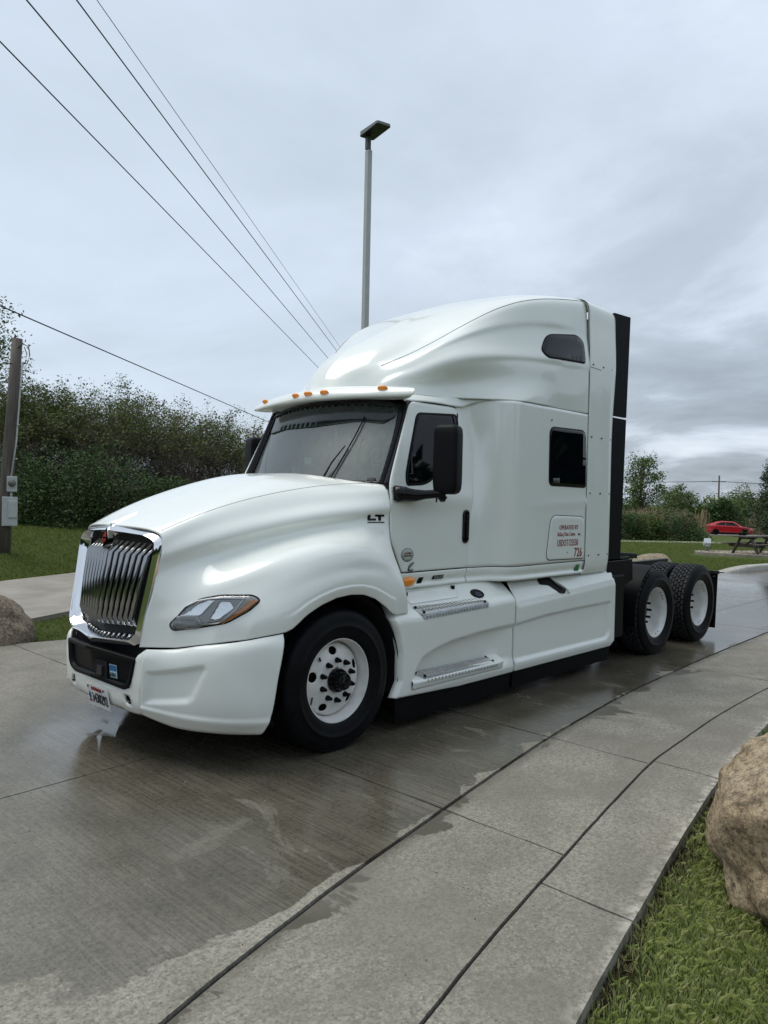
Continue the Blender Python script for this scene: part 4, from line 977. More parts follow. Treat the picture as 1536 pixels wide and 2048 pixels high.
# interior: dash, wheel, seats
m = MB(); m.box((1.05, 0, 1.86), (.55, 1.70, .22)); m.box((.86, 0, 1.945), (.40, 1.66, .05)); m.box((1.12, -.42, 1.99), (.25, .5, .09)); m.build('dashboard', INT, T, bevel=.03)
m = MB(); cw = Vector((1.28, -.44, 2.06)); nrm_ = Vector((.75, 0, .66)).normalized(); t1 = Vector((0, 1, 0)); t2 = nrm_.cross(t1)
m.tube([cw+t1*.23*math.cos(a)+t2*.23*math.sin(a) for a in np.linspace(0, 2*math.pi, 33)], .016, 6)
for a in (.4, 2.7, 4.7): m.bar(cw, cw+t1*.22*math.cos(a)+t2*.22*math.sin(a), .03, .012)
m.tube([cw, cw-nrm_*.35], .035, 8); m.build('steering_wheel', simple('wheel_grey', (.12, .12, .115), .5), T)
for y in (-.45, .45):
    m = MB(); m.box((1.75, y, 1.62), (.5, .5, .16)); m.box((2.0, y, 2.0), (.14, .48, .75)); m.box((2.02, y, 2.46), (.10, .28, .18)); m.build('seat', INT, T, bevel=.04)
m = MB(); m.tube([(.80, .30, 1.97), (.80, .30, 2.08)], [.035, .045], 12); m.build('cup', simple('paper_cup', (.55, .48, .40), .7), T)
m = MB(); m.box((.86, .20, 2.13), (.02, .09, .06)); m.build('toll_tag', simple('tag_white', (.75, .78, .78), .5), T)
# wipers
def wiper(base, tip, b0, b1):
    m = MB(); A = [wsurf(*base, .02), wsurf((base[0]+tip[0])/2, (base[1]+tip[1])/2, .045), wsurf(*tip, .03)]; m.tube(A, [.011, .007, .005], 6)
    m.tube([wsurf(b0[0]+(b1[0]-b0[0])*t, b0[1]+(b1[1]-b0[1])*t, .016) for t in np.linspace(0, 1, 9)], .006, 6); m.build('wiper', GLOSSB, T)
wiper((-.36, .04), (-.48, .45), (-.44, .06), (-.58, .80)); wiper((.05, .075), (.10, .12), (-.20, .075), (.28, .105))

# ---- sun visor and marker lights
vb = [(.66,0,2.66),(.69,-.3,2.657),(.735,-.6,2.65),(.79,-.82,2.642),(.838,-.97,2.637),(.872,-1.045,2.64)]
vt = [(.735,0,2.752),(.765,-.3,2.748),(.81,-.6,2.734),(.85,-.82,2.716),(.885,-.97,2.702),(.90,-1.035,2.692)]
vm = [(.675,0,2.705),(.705,-.3,2.702),(.752,-.6,2.692),(.80,-.82,2.68),(.848,-.978,2.67),(.882,-1.055,2.667)]
vk = [(.88,0,2.765),(.92,-.3,2.76),(.97,-.55,2.745),(.985,-.75,2.722),(.955,-.93,2.705),(.915,-1.02,2.692)]
vu = [(.70,0,2.645),(.73,-.3,2.642),(.775,-.6,2.636),(.825,-.82,2.629),(.862,-.95,2.627),(.885,-1.01,2.631)]
vu2 = [(.86,0,2.66),(.89,-.3,2.655),(.93,-.55,2.64),(.95,-.75,2.625),(.935,-.92,2.622),(.903,-1.0,2.63)]
VX = patch_pts([vu2, vu, vb, vm, vt, vk], 60, 40); VXF = np.concatenate([VX[:, ::-1], (VX*np.array([1, -1, 1]))[:, 1:]], 1)
visor = grid_obj('sun_visor', VXF, PAINT, T, solid=0.); orient(visor, (1.0, 0, 2.69)); solidify(visor, .006)
VB = BVHTree.FromPolygons([Vector(p) for p in VXF.reshape(-1, 3)], grid_faces(VXF.shape[0], VXF.shape[1]))
for y in (0, .19, -.19, .775, -.775):
    h = VB.ray_cast(Vector((-2, y, 2.698)), Vector((1, 0, 0))); c_ = Vector(h[0]); n_ = Vector(h[1]); n_ = n_ if n_.x < 0 else -n_
    xd = n_.cross(Vector((0, 0, 1))).normalized(); zd = xd.cross(n_)
    if zd.z < 0: zd = -zd
    prof = [(1.0, 0.), (.98, .012), (.80, .024), (.45, .031), (.0, .033)]; m = MB(); V = []
    for r, hgt in prof: V += [c_+xd*.047*r*math.cos(a)+zd*.020*r*math.sin(a)+n_*hgt for a in np.linspace(0, 2*math.pi, 24, endpoint=False)]
    m.add(V, [(i*24+j, i*24+(j+1) % 24, (i+1)*24+(j+1) % 24, (i+1)*24+j) for i in range(4) for j in range(24)])
    orient(m.build('marker_lamp', AMBER, visor, True), c_-n_*.05)

# ---- mirrors
def mirror_head():
    C0 = Vector((1.05, -1.275, 2.12)); rz = Matrix.Rotation(R(14), 3, 'Z')
    rowsm = []
    sec = [(-.5, .42), (-.42, .5), (.42, .5), (.5, .42), (.5, -.42), (.42, -.5), (-.40, -.46), (-.5, -.36)]
    sec = rpoly(sec, .12, 4)
    V = []; zs = [(-.275, .55), (-.262, .82), (-.235, .95), (-.18, 1.), (.20, 1.), (.245, .96), (.268, .82), (.278, .55)]
    for z, k in zs: V += [C0+rz @ Vector((b*.145*k, a*.205*k, z)) for a, b in sec]
    n = len(sec); m = MB(); m.add(V, [(i*n+j, i*n+(j+1) % n, (i+1)*n+(j+1) % n, (i+1)*n+j) for i in range(len(zs)-1) for j in range(n)]+[tuple(range(n-1, -1, -1)), tuple((len(zs)-1)*n+j for j in range(n))])
    mo = m.build('side_mirror', BLACKP, T, True, auto=50); orient(mo, C0)
    m = MB(); m.tube([C0+Vector((-.005, .045, -.272)), C0+Vector((-.01, .04, -.30)), C0+Vector((-.02, .03, -.33))], [.038, .042, .022], 10); m.tube([C0+Vector((-.03, .075, -.27)), C0+Vector((-.035, .08, -.34))], .008, 5); m.build('mirror_camera', GLOSSB, mo, True)
    # moulded arm from the door
    A = [(.70, YD(1.85)-.01, 1.845), (.78, YD(1.84)-.03, 1.838), (.87, -1.09, 1.83), (.93, -1.15, 1.838), (1.0, -1.22, 1.848), (1.04, -1.26, 1.86)]
    m = MB(); m.tube(A, [.055, .058, .05, .036, .034, .04], 12); m.build('mirror_arm', GLOSSB, mo, True)
    bs = panel('mirror_bracket', rpoly([(.685, 1.905), (.70, 1.775), (.86, 1.785), (.92, 1.81), (.92, 1.855), (.84, 1.895)], .025, 4), dsurf, GLOSSB, mo, .03, .014, .012, .035, solid=.03)
    m = MB(); m.box(C0+rz @ Vector((.071, 0, 0)), (.006, .17, .44), mat=rz); m.build('mirror_glass', CHROME, mo)
    return mo
mo = mirror_head(); mirror_part(mo)

# ---- lower side fairings with steps
def zsh(x): return np.interp(x, [.5, .84, 1.8, 2.16, 2.21, 2.95, 4.18], [.882, .875, .905, .918, .855, .888, .95])
ST_ = .62
def fair(name, xa, xb, ztop, rear):
    nx, nz = (110, 90); tt = np.linspace(0, 1, nz); X = np.zeros((nz, nx, 3))
    for j, a in enumerate(np.linspace(0, 1, nx)):
        for i, t in enumerate(tt):
            z = .245+.035*(1-rear)*max(0, 1-a*2)+t*(ztop-.245)
            if rear:
                x0 = xa; x1 = xb-.12*max(0, (z-.60)/.5)**2*0-.13*max(0, (.42-z)/.18)**2-.10*max(0, (z-.95)/.14)**1.5
            else:
                x0 = np.interp(z, [.28, .40, .62, .76, .88, 1.1], [.53, .60, .60, .565, .51, .60]); x1 = xb
            X[i, j] = (x0+a*(x1-x0), 0, z)
    x, z = X[..., 0], X[..., 2]; zs = zsh(x)
    y = np.full_like(x, -1.22)
    over = np.clip(z-zs, 0, None); y += over*ST_ if rear else over*1.18
    # soften the shoulder
    y += .010*np.exp(-((z-zs)/.022)**2)
    y += .012*(1-sst(.24, .30, z))
    if rear:
        zc = np.interp(x, [2.2, 2.67, 3.27, 4.04], [.69, .722, .737, .744])
        d = sst(-.005, .035, zc-z)*sst(.0, .05, z-.315)*sst(0, .09, 4.03-x-.10*np.clip((.45-z)/.13, 0, 1)**2)
        y += .026*d
        y += .02*(1-sst(0, .02, x-xa))+.05*sst(xb-.06, xb+.01, x)
    else:
        zc = np.interp(x, [.70, .817, .88, 1.033, 1.234, 1.576, 1.9, 2.18], [.33, .50, .565, .608, .647, .673, .685, .697])
        d = sst(-.004, .05, zc-z)*sst(.29, .40, z)*sst(.72, .84, x)*(1-.72*sst(1.80, 2.14, x))
        y += .085*d
        y += .02*(1-sst(0, .02, xb-x))+.06*(1-sst(0, .035, x-np.interp(z, [.28, .40, .62, .76, .88, 1.1], [.53, .60, .60, .565, .51, .60])))
    X[..., 1] = y
    o = grid_obj(name, X, PAINT, T, solid=0.); orient(o, (2, 0, .7)); solidify(o, .012)
    return o
f1 = fair('side_fairing', .53, 2.160, 1.09, 0); f2 = fair('side_fairing', 2.172, 4.14, 1.06, 1)
# treads
def plate_step(par, c, t0, t1, b0, b1):
    P = [Vector(p) for p in (b0, b1, t1, t0)]      # back left, back right, front right, front left
    n_ = (P[1]-P[0]).cross(P[3]-P[0]).normalized()
    if n_.z < 0: n_ = -n_
    m = MB(); top = [p+n_*.008 for p in P]; m.add(P+top, [(4, 5, 6, 7), (3, 2, 6, 7), (0, 3, 7, 4), (2, 1, 5, 6), (0, 4, 5, 1), (0, 1, 2, 3)])
    lip = [P[3]+n_*.006, P[2]+n_*.006, P[2]+Vector((-.005, -.012, -.030)), P[3]+Vector((.01, -.012, -.030))]
    m.add(lip+[p+Vector((0, .006, 0)) for p in lip], [(0, 1, 2, 3), (7, 6, 5, 4), (0, 4, 5, 1), (1, 5, 6, 2), (2, 6, 7, 3), (3, 7, 4, 0)])
    so = m.build('step_tread', ALU, par)
    m = MB(); u = P[1]-P[0]; L = u.length; v = P[3]-P[0]
    k = int(L/.042)
    for i in range(1, k):
        for r in (.3, .62):
            t = (i+(.5 if r > .5 else 0))/k
            if t > .97: continue
            a = P[0]+(P[1]-P[0])*t; b = P[3]+(P[2]-P[3])*t; c_ = a+(b-a)*r+n_*.010
            m.bar(c_-v*.10-u.normalized()*.008, c_+v*.10+u.normalized()*.008, .010, .008)
        t = i/k; a = P[3]+(P[2]-P[3])*t; m.bar(a+Vector((0, -.013, -.006)), a+Vector((0, -.014, -.028)), .012, .005, up=(0, 1, 0))
    mo_ = m.build('tread_ridges', ALU, par); mo_['kind'] = 'stuff'
    for a, b in ((.03, .2), (.045, .8), (.955, .8), (.97, .2)):
        m = MB(); q_ = P[0]+(P[1]-P[0])*a; q2_ = P[3]+(P[2]-P[3])*a; c_ = q_+(q2_-q_)*b; m.tube([c_, c_+n_*.018], .012, 6); m.build('bolt', GLOSSB, par)
plate_step(f1, None, (.86, -1.212, .886), (1.735, -1.212, .905), (.80, -1.125, .945), (1.745, -1.125, .96))
plate_step(f1, None, (.86, -1.235, .385), (1.87, -1.235, .375), (.80, -1.14, .425), (1.80, -1.14, .42))
# white moulding that carries the lower step
mp = []
for x, k in ((.735, .55), (.76, .9), (.80, 1.), (1.0, 1.), (1.5, 1.), (1.85, 1.), (1.93, .92), (1.95, .6)):
    zt = .425 if x < 1.9 else .43
    mp.append([(x, -1.10, zt), (x, -1.135, zt-.002), (x, -1.22-.022*k, zt-.045), (x, -1.22-.024*k, zt-.075), (x, -1.22-.012*k, .318), (x, -1.16, .30)])
MX = np.stack([curve(np.array(r), 24, .3) for r in mp]); o = grid_obj('step_moulding', MX, PAINT, f1, solid=0.); orient(o, (1.3, -1.0, .37))
# service hatch and filler cap on the upper deck
def deck(a, b): # b: height
    return (a, -1.22+(b-float(zsh(a)))*1.18, b)
hp_ = rpoly([(.82, .962), (1.42, .972), (1.50, 1.055), (.80, 1.05)], .015, 3)
panel('service_hatch', hp_, deck, PAINT, f1, .06, .006, .003, .006, solid=.004)
for a, b in ((.83, 1.03), (1.43, 1.045)):
    m = MB(); p = Vector(deck(a, b)); m.box(p+Vector((0, -.012, .008)), (.035, .02, .03)); m.build('latch', GLOSSB, f1)
cp = panel('filler_cap', [(1.69+.085*math.cos(t), .985+.034*math.sin(t)) for t in np.linspace(0, 2*math.pi, 24, endpoint=False)], deck, GAPB, f1, .03, off=.003, solid=.002)
panel('cap_disc', [(1.695+.045*math.cos(t), .978+.018*math.sin(t)) for t in np.linspace(0, 2*math.pi, 18, endpoint=False)], deck, simple('cap_blue', (.01, .013, .05), .2), f1, .02, off=.006, solid=.002)
# slot with a strap latch in the rear fairing
def deck2(a, b):
    z0 = float(zsh(a)); return (a, -1.22+max(0, b-z0)*ST_, b)
panel('fairing_slot', rpoly([(2.66, 1.052), (2.86, 1.056), (2.90, 1.02), (3.07, .93), (3.02, .895), (2.93, .905), (2.80, .985), (2.66, 1.0)], .02, 3), deck2, GAPB, f2, .03, off=.003, solid=.001)
m = MB(); m.tube([Vector(deck2(a, b))+Vector((0, -.012, 0)) for a, b in ((2.84, 1.055), (2.88, 1.03), (2.93, .985), (2.99, .945))], .010, 6); m.build('latch', GLOSSB, f2)
m = MB(); m.tube([Vector(deck2(a, b))+Vector((0, -.006, 0)) for a, b in ((2.88, 1.06), (2.93, 1.03), (3.03, .97), (3.10, .925), (3.08, .90))], .016, 6); m.build('slot_edge', PAINT, f2, True)
m = MB(); m.box((3.13, -1.2, .98), (.01, .01, .01)); bpy.data.objects.remove(m.build('latch', GLOSSB, f2))
mirror_part(f1); mirror_part(f2)
for s in (-1, 1):
    for a, b, zb in ((.58, 2.145, .065), (2.17, 4.06, .085)):
        m = MB(); m.add([(a, s*1.19, .27), (b, s*1.19, .27), (b-.02, s*1.165, zb), (a+.03, s*1.165, zb)]+[(a, s*1.16, .27), (b, s*1.16, .27), (b-.02, s*1.14, zb), (a+.03, s*1.14, zb)], [(0, 1, 2, 3), (7, 6, 5, 4), (0, 4, 5, 1), (1, 5, 6, 2), (2, 6, 7, 3), (3, 7, 4, 0)])
        orient(m.build('rubber_skirt', RUBBER, T), ((a+b)/2, s*1.17, .17))

# ---- wheels
WY = -1.17
def tyre_prof(w=.275):
    return [(.290, .02), (.299, -.004), (.305, -.012), (.325, -.022), (.352, -.032), (.385, -.038), (.388, -.041), (.395, -.041), (.398, -.038), (.440, -.034), (.470, -.025), (.488, -.014), (.491, -.016), (.496, -.012), (.504, .004), (.5085, .022)]
def make_tyre(kind):
    p = tyre_prof(); inner = [(r, .245-y) for r, y in reversed(p)]
    m = MB()
    if kind == 'front':
        mid = []
        for y in (.058, .102, .146, .190):
            mid += [(.511, y-.007), (.497, y-.0045), (.497, y+.0045), (.511, y+.007)]
        m.lathe(p+mid+inner, 96)
        return m, None
    mid = [(.4985, .034), (.498, .21)]
    p2 = p[:-2]+[(.498, .006), (.4985, .02)]; inner2 = [(r, .245-y) for r, y in reversed(p2)]
    m.lathe(p2+mid+inner2, 96)
    tb = MB(); N = 44
    ys = [(.006, .040), (.047, .080), (.088, .119), (.126, .157), (.165, .198), (.205, .239)]
    for j, (y0, y1) in enumerate(ys):
        for k in range(N):
            a0 = (k+(.5 if j % 2 else 0))*2*math.pi/N; a1 = a0+2*math.pi/N*.72; ro = .5125 if 0 < j < 5 else .5085; V = []
            sk_ = .012*(1 if j % 2 else -1)
            for r in (.494, ro):
                e = 0 if r < .5 else .0035
                for a, y in ((a0, y0+e), (a1, y0+e), (a1+sk_, y1-e), (a0+sk_, y1-e)): V.append((r*math.cos(a), y, r*math.sin(a)))
            tb.add(V, [(4, 5, 6, 7), (0, 1, 5, 4), (1, 2, 6, 5), (2, 3, 7, 6), (3, 0, 4, 7)])
    return m, tb
def wheel_front(side):
    root = bpy.data.objects.new('front_wheel', None); COL.objects.link(root); root.parent = T
    m, _ = make_tyre('front'); orient(m.build('tyre', TYRE, root, True, auto=50), (0, .12, 0))
    m = MB(); m.lathe([(.30, .03), (.3045, .004), (.301, -.006), (.294, -.006), (.2885, .004), (.284, .02), (.2755, .032), (.270, .06), (.2665, .09), (.262, .20)], 72); ri = m.build('rim', RIMW, root, True, auto=60)
    # wheel disc with five hand holes
    def dsf(a, b):
        r = math.hypot(a, b); return (a, float(np.interp(r, [.0, .155, .170, .19, .225, .25, .268], [.022, .022, .026, .034, .046, .062, .088])), b)
    outer = [(.266*math.cos(t), .266*math.sin(t)) for t in np.linspace(0, 2*math.pi, 64, endpoint=False)]
    holes = [[(.083*math.cos(t), .083*math.sin(t)) for t in np.linspace(0, 2*math.pi, 32, endpoint=False)]]
    for k in range(5):
        a = R(96+72*k); cx_, cz_ = .213*math.cos(a), .213*math.sin(a); ca, sa = math.cos(a), math.sin(a)
        holes.append([(cx_-sa*.037*math.cos(t)+ca*.029*math.sin(t), cz_+ca*.037*math.cos(t)+sa*.029*math.sin(t)) for t in np.linspace(0, 2*math.pi, 20, endpoint=False)])
    dd = ushape('wheel_disc', outer, holes, dsf, RIMW, root, .018, 0.); orient(dd, (0, .3, 0)); solidify(dd, .008)
    m = MB(); m.lathe([(.255, .11), (.0, .11)], 32); m.lathe([(.26, .09), (.255, .11)], 32); orient(m.build('brake_drum', GAPB, root, True), (0, .3, 0))
    m = MB(); m.lathe([(.084, .04), (.083, -.012), (.080, -.018), (.066, -.020), (.062, -.060), (.056, -.072), (.036, -.078), (.030, -.090), (0, -.092)], 32); orient(m.build('hub_cap', GLOSSB, root, True, auto=35), (0, .2, 0))
    m = MB(); m.lathe([(.020, .024), (.0195, .010), (.0155, .004), (.0145, -.014), (.006, -.030), (0, -.031)], 10); nm_ = orient(m.build('lug_nut', BLACKP, root, True, auto=40), (0, .2, 0))
    for k in range(10):
        a = R(18+36*k); o = nm_ if k == 0 else bpy.data.objects.new('lug_nut', nm_.data)
        if k: COL.objects.link(o); o.parent = root
        o.location = (.1425*math.cos(a), 0, .1425*math.sin(a))
    m = MB(); m.box((-.155, .028, .165), (.012, .010, .03), mat=Matrix.Rotation(R(-25), 3, 'Y')); m.build('balance_weight', STEEL, root)
    m = MB(); m.tube([(-.20, .05, -.10), (-.255, -.0, -.13)], .006, 6); m.build('valve', STEEL, root)
    root.location = (0, WY, .50)
    return root
def dup(root, loc, rz, par):
    c = bpy.data.objects.new(root.name.split('.')[0], root.data); COL.objects.link(c); c.parent = par; c.location = loc; c.rotation_euler = (0, 0, rz)
    if root.get('kind'): c['kind'] = root['kind']
    for ch in root.children:
        k = ch.copy(); COL.objects.link(k); k.parent = c
    return c
wf = wheel_front(-1); wf.rotation_euler = (0, 0, 0); dup(wf, (0, -WY, .5), math.pi, T)
def wheel_rear():
    root = bpy.data.objects.new('rear_wheel', None); COL.objects.link(root); root.parent = T
    m, tb = make_tyre('rear'); orient(m.build('tyre', TYRE, root, True, auto=50), (0, .12, 0))
    t_ = tb.build('tread_blocks', TREAD, root); t_['kind'] = 'stuff'
    m = MB(); m.lathe([(.30, .03), (.3045, .004), (.301, -.006), (.294, -.006), (.2885, .004), (.284, .02), (.272, .034), (.266, .07), (.262, .15), (.256, .185), (.245, .20), (.225, .205), (.17, .20), (.15, .194), (.083, .194)], 72); orient(m.build('rim', RIMW, root, True, auto=60), (0, .5, 0))
    m = MB(); m.lathe([(.082, .20), (.081, .16), (.075, .145), (.06, .135), (0, .135)], 28); orient(m.build('hub_cap', STEEL, root, True, auto=35), (0, .4, 0))
    m = MB(); m.lathe([(.020, .196), (.0195, .172), (.015, .166), (.014, .12), (0, .115)], 8); nm_ = orient(m.build('lug_nut', BLACKP, root, True, auto=40), (0, .4, 0))
    for k in range(10):
        a = R(36*k); o = nm_ if k == 0 else bpy.data.objects.new('lug_nut', nm_.data)
        if k: COL.objects.link(o); o.parent = root
        o.location = (.1425*math.cos(a), 0, .1425*math.sin(a))
    for a in (-62, -75, 40, 52, 30):
        m = MB(); c_ = Vector((.279*math.cos(R(a)), .026, .279*math.sin(R(a)))); m.box(c_, (.010, .012, .012)); m.build('balance_weight', STEEL, root)
    return root
wr_ = wheel_rear(); TYR = next(c for c in wr_.children if c.name.startswith('tyre')); TRB = next(c for c in wr_.children if c.name.startswith('tread'));  X1, X2 = 5.175, 6.495
wr_.location = (X1, -1.20, .503)
for x in (X1, X2):
    if x == X2: dup(wr_, (x, -1.20, .503), 0, T)
    dup(wr_, (x, 1.20, .503), math.pi, T)
    for s in (-1, 1):
        m, tb = make_tyre('rear') if 0 else (None, None)
        k = bpy.data.objects.new('inner_tyre', TYR.data); COL.objects.link(k); k.parent = T; k.location = (x, s*.88, .503); k.rotation_euler = (0, 0, 0 if s < 0 else math.pi)
        k2_ = bpy.data.objects.new('tread_blocks', TRB.data); COL.objects.link(k2_); k2_.parent = k; k2_['kind'] = 'stuff'

# ---- chassis
m = MB()
for s in (-1, 1):
    m.box((3.2, s*.43, .88), (8.0, .08, .26)); 
m.build('frame_rail', FRAMEB, T)
m = MB()
for x in (0, X1, X2): m.tube([(x, -1.0, .5), (x, 1.0, .5)], .09, 10)
m.box((1.6, 0, .62), (3.0, 1.7, .6)); m.tube([(3.2, -.8, .6), (3.95, -.8, .6)], .3, 14); m.tube([(2.3, -.85, .62), (3.1, -.85, .62)], .31, 14); m.tube([(2.3, .85, .62), (3.9, .85, .62)], .31, 14)
m.build('axle_assembly', GAPB, T)
m = MB(); m.box((-.2, 0, 1.15), (1.5, 1.0, .8)); m.box((.55, 0, 1.25), (.2, 1.9, .9)); m.build('engine_bay', GAPB, T)
# wheel arch liners
for s in (-1, 1):
    m = MB(); rr = []
    for a in np.linspace(R(-18), R(200), 30): rr.append((.0+.62*math.cos(a), .50+.62*math.sin(a)))
    V = [(x, s*1.185, z) for x, z in rr]+[(x, s*.70, z) for x, z in rr]; n = len(rr)
    m.add(V, [(i, i+1, n+i+1, n+i) for i in range(n-1)]); m.add([(x, s*.70, z) for x, z in rr], [tuple(range(n))]); m.build('wheel_arch_liner', GAPB, T, False)
m = MB(); m.box((-.58, 0, .55), (.06, 2.16, .5)); m.box((-.80, 0, .40), (.4, 1.3, .08)); m.build('splash_shield', GAPB, T)
# deck plate behind the sleeper, air lines, fifth wheel, quarter fenders, mud flaps
m = MB()
m.box((4.30, 0, 1.10), (.62, 2.28, .12)); m.add([(4.02, -1.16, 1.16), (4.60, -1.16, 1.16), (4.62, -1.16, .93), (4.20, -1.16, .82), (4.0, -1.16, 1.0)]+[(4.02, -.9, 1.16), (4.60, -.9, 1.16), (4.62, -.9, .93), (4.20, -.9, .82), (4.0, -.9, 1.0)], [(0, 1, 2, 3, 4), (9, 8, 7, 6, 5), (0, 5, 6, 1), (1, 6, 7, 2), (2, 7, 8, 3), (3, 8, 9, 4), (4, 9, 5, 0)])
m.build('deck_plate', BLACKP, T)
m = MB(); m.box((4.2, -.95, .66), (.28, .5, .70)); m.build('battery_box', BLACKP, T, bevel=.02)
for s in (-1, 1):
    m = MB(); ang = np.linspace(R(104), R(192), 22); V = []
    for rr_ in (.575, .590):
        for y in (s*1.215, s*.66): V += [(X1+rr_*math.cos(a), y, .503+rr_*math.sin(a)) for a in ang]
    n = len(ang); F = []
    for i in range(n-1): F += [(i, i+1, n+i+1, n+i), (2*n+i, 3*n+i, 3*n+i+1, 2*n+i+1), (i, 2*n+i, 2*n+i+1, i+1), (n+i, n+i+1, 3*n+i+1, 3*n+i)]
    F += [(0, n, 3*n, 2*n), (n-1, 3*n-1, 4*n-1, 2*n-1)]
    m.add(V, F); m.build('quarter_fender', BLACKP, T, True, auto=40)
    m = MB(); m.add([(7.09, s*.62, .86), (7.12, s*1.21, .86), (7.07, s*1.21, .11), (7.05, s*.62, .11)]+[(7.10, s*.62, .86), (7.13, s*1.21, .86), (7.08, s*1.21, .11), (7.06, s*.62, .11)], [(0, 1, 2, 3), (7, 6, 5, 4), (0, 4, 5, 1), (1, 5, 6, 2), (2, 6, 7, 3), (3, 7, 4, 0)]); mf = m.build('mud_flap', RUBBER, T)
    m = MB(); m.box((7.10, s*.82, .875), (.05, .82, .045)); m.build('flap_bracket', STEEL, mf)
    for yy in (1.17, .95, .7):
        m = MB(); m.tube([(7.08, s*yy, .82), (7.13, s*yy, .82)], .012, 6); m.build('bolt', ALU, mf)
m = MB()
m.box((5.75, 0, 1.12), (.95, .92, .07), mat=Matrix.Rotation(R(4), 3, 'Y')); m.add([(5.6, -.45, 1.155), (4.98, -.36, 1.10), (4.98, .36, 1.10), (5.6, .45, 1.155), (5.6, -.45, 1.08), (4.98, -.36, 1.04), (4.98, .36, 1.04), (5.6, .45, 1.08)], [(0, 1, 2, 3), (7, 6, 5, 4), (0, 4, 5, 1), (1, 5, 6, 2), (2, 6, 7, 3)])
m.box((5.75, 0, 1.03), (.3, 1.0, .14)); m.build('fifth_wheel', FRAMEB, T, bevel=.01)
m = MB()
for y, k in ((-.25, 0.), (-.12, .05), (.02, -.05)):
    m.tube([(3.95, y, 1.45+k), (4.15, y-.03, 1.40+k), (4.4, y-.12, 1.30+k*.6), (4.62, y-.20, 1.22), (4.8, y-.25, 1.18)], .014, 6)
m.tube([(4.0, -.75, 1.22), (4.25, -.72, 1.30), (4.55, -.66, 1.24), (4.75, -.6, 1.18)], .014, 6); m.tube([(4.02, -.9, 1.2), (4.1, -.88, 1.28), (4.25, -.86, 1.2)], .012, 6); m.box((4.18, -.5, 1.2), (.2, .5, .08))
m.build('air_line', GLOSSB, T, True)

# part depth: truck > part > sub-part
def depth(o):
    k = 0
    while o.parent: o = o.parent; k += 1
    return k
for o in list(COL.objects):
    while depth(o) > 2: o.parent = o.parent.parent

# ================================================================ SURROUNDINGS
def islands_mat(name, cols, rough=.7, spec=.25, trans=.0):
    g = G(name); r = g.n('ShaderNodeNewGeometry').outputs['Random Per Island']
    col = g.ramp(r, [(i/(len(cols)-1), c) for i, c in enumerate(cols)])
    g.set(Base_Color=col, Roughness=rough, Specular_IOR_Level=spec)
    if trans:
        t = g.n('ShaderNodeBsdfTranslucent'); g.put(t.inputs[0], col); mx = g.n('ShaderNodeMixShader'); mx.inputs[0].default_value = trans
        g.put(mx.inputs[1], g.b.outputs[0]); g.put(mx.inputs[2], t.outputs[0]); g.put(g.o.inputs[0], mx.outputs[0])
    return g.m
def fast_mesh(name, V, nper, mat, parent=None):
    """V: (n*nper) x 3 points, each run of nper points one face"""
    V = np.asarray(V, np.float32).reshape(-1, 3); n = len(V)//nper; me = bpy.data.meshes.new(name)
    me.vertices.add(len(V)); me.vertices.foreach_set('co', V.ravel()); me.loops.add(len(V)); me.loops.foreach_set('vertex_index', np.arange(len(V), dtype=np.int32))
    me.polygons.add(n); me.polygons.foreach_set('loop_start', np.arange(n, dtype=np.int32)*nper); me.update(calc_edges=True); me.validate()
    return link(name, me, parent, mat, False)
def leaf_quads(C, size, r, droop=.3, asp=.55):
    n = len(C); th = r.uniform(0, 2*np.pi, n); el = r.normal(-droop, .5, n); s = size*r.uniform(.6, 1.35, n)
    d = np.stack([np.cos(th)*np.cos(el), np.sin(th)*np.cos(el), np.sin(el)], 1)
    up = r.normal(size=(n, 3))*.55+np.array([0, 0, 1.]); sd_ = np.cross(d, up); sd_ /= np.linalg.norm(sd_, axis=1)[:, None]+1e-6
    L = d*s[:, None]; Wd = sd_*(s*asp*.5)[:, None]
    return np.stack([C, C+L*.5+Wd, C+L, C+L*.5-Wd], 1).reshape(-1, 3)
def branches(r, base, height, nst, spread, lev, twist=.35, lean=.0, r0=.06, seglen=.5, kids=3):
    """grows crooked limbs; returns list of (points, radii, level)"""
    out_ = []
    def go(p, d, L, rad, lv):
        n = max(3, int(L/seglen)+1); pts = [p.copy()]; rs = [rad]; q = p.copy(); dd = d.copy()
        for i in range(n):
            dd = dd+r.normal(size=3)*twist*.35+np.array([0, 0, .10]); dd /= np.linalg.norm(dd); q = q+dd*L/n; pts.append(q.copy()); rs.append(rad*(1-.75*(i+1)/n))
        out_.append((np.array(pts), rs, lv))
        if lv < lev:
            for k in range(kids+(1 if lv == 0 else 0)):
                i = int(r.integers(max(1, n//3), n+1)); a = r.normal(size=3); a -= a.dot(dd)*dd; a /= np.linalg.norm(a)
                nd = dd*.75+a*.75; nd /= np.linalg.norm(nd); go(pts[i], nd, L*r.uniform(.38, .62), rs[i]*.65, lv+1)
    for s in range(nst):
        a = r.uniform(0, 2*np.pi); d = np.array([math.cos(a)*spread*r.uniform(.3, 1), math.sin(a)*spread*r.uniform(.3, 1), 1.]); d /= np.linalg.norm(d)
        go(np.array(base)+np.array([math.cos(a), math.sin(a), 0])*r.uniform(0, .35)*(nst > 1), d, height*r.uniform(.55, .75), r0*r.uniform(.7, 1.2), 0)
    return out_
def branch_mesh(name, br, mat, parent, sides=4):
    m = MB()
    for pts, rs, lv in br: m.tube(pts, [max(.004, x) for x in rs], sides if lv == 0 else 3, caps=False)
    return m.build(name, mat, parent, True)
BARK = simple('bark_grey_brown', (.075, .062, .052), .9, var=.4, vs=6, bump=.5, bs=20)
TWIG = simple('twig_brown', (.135, .105, .088), .9, var=.35, vs=3)
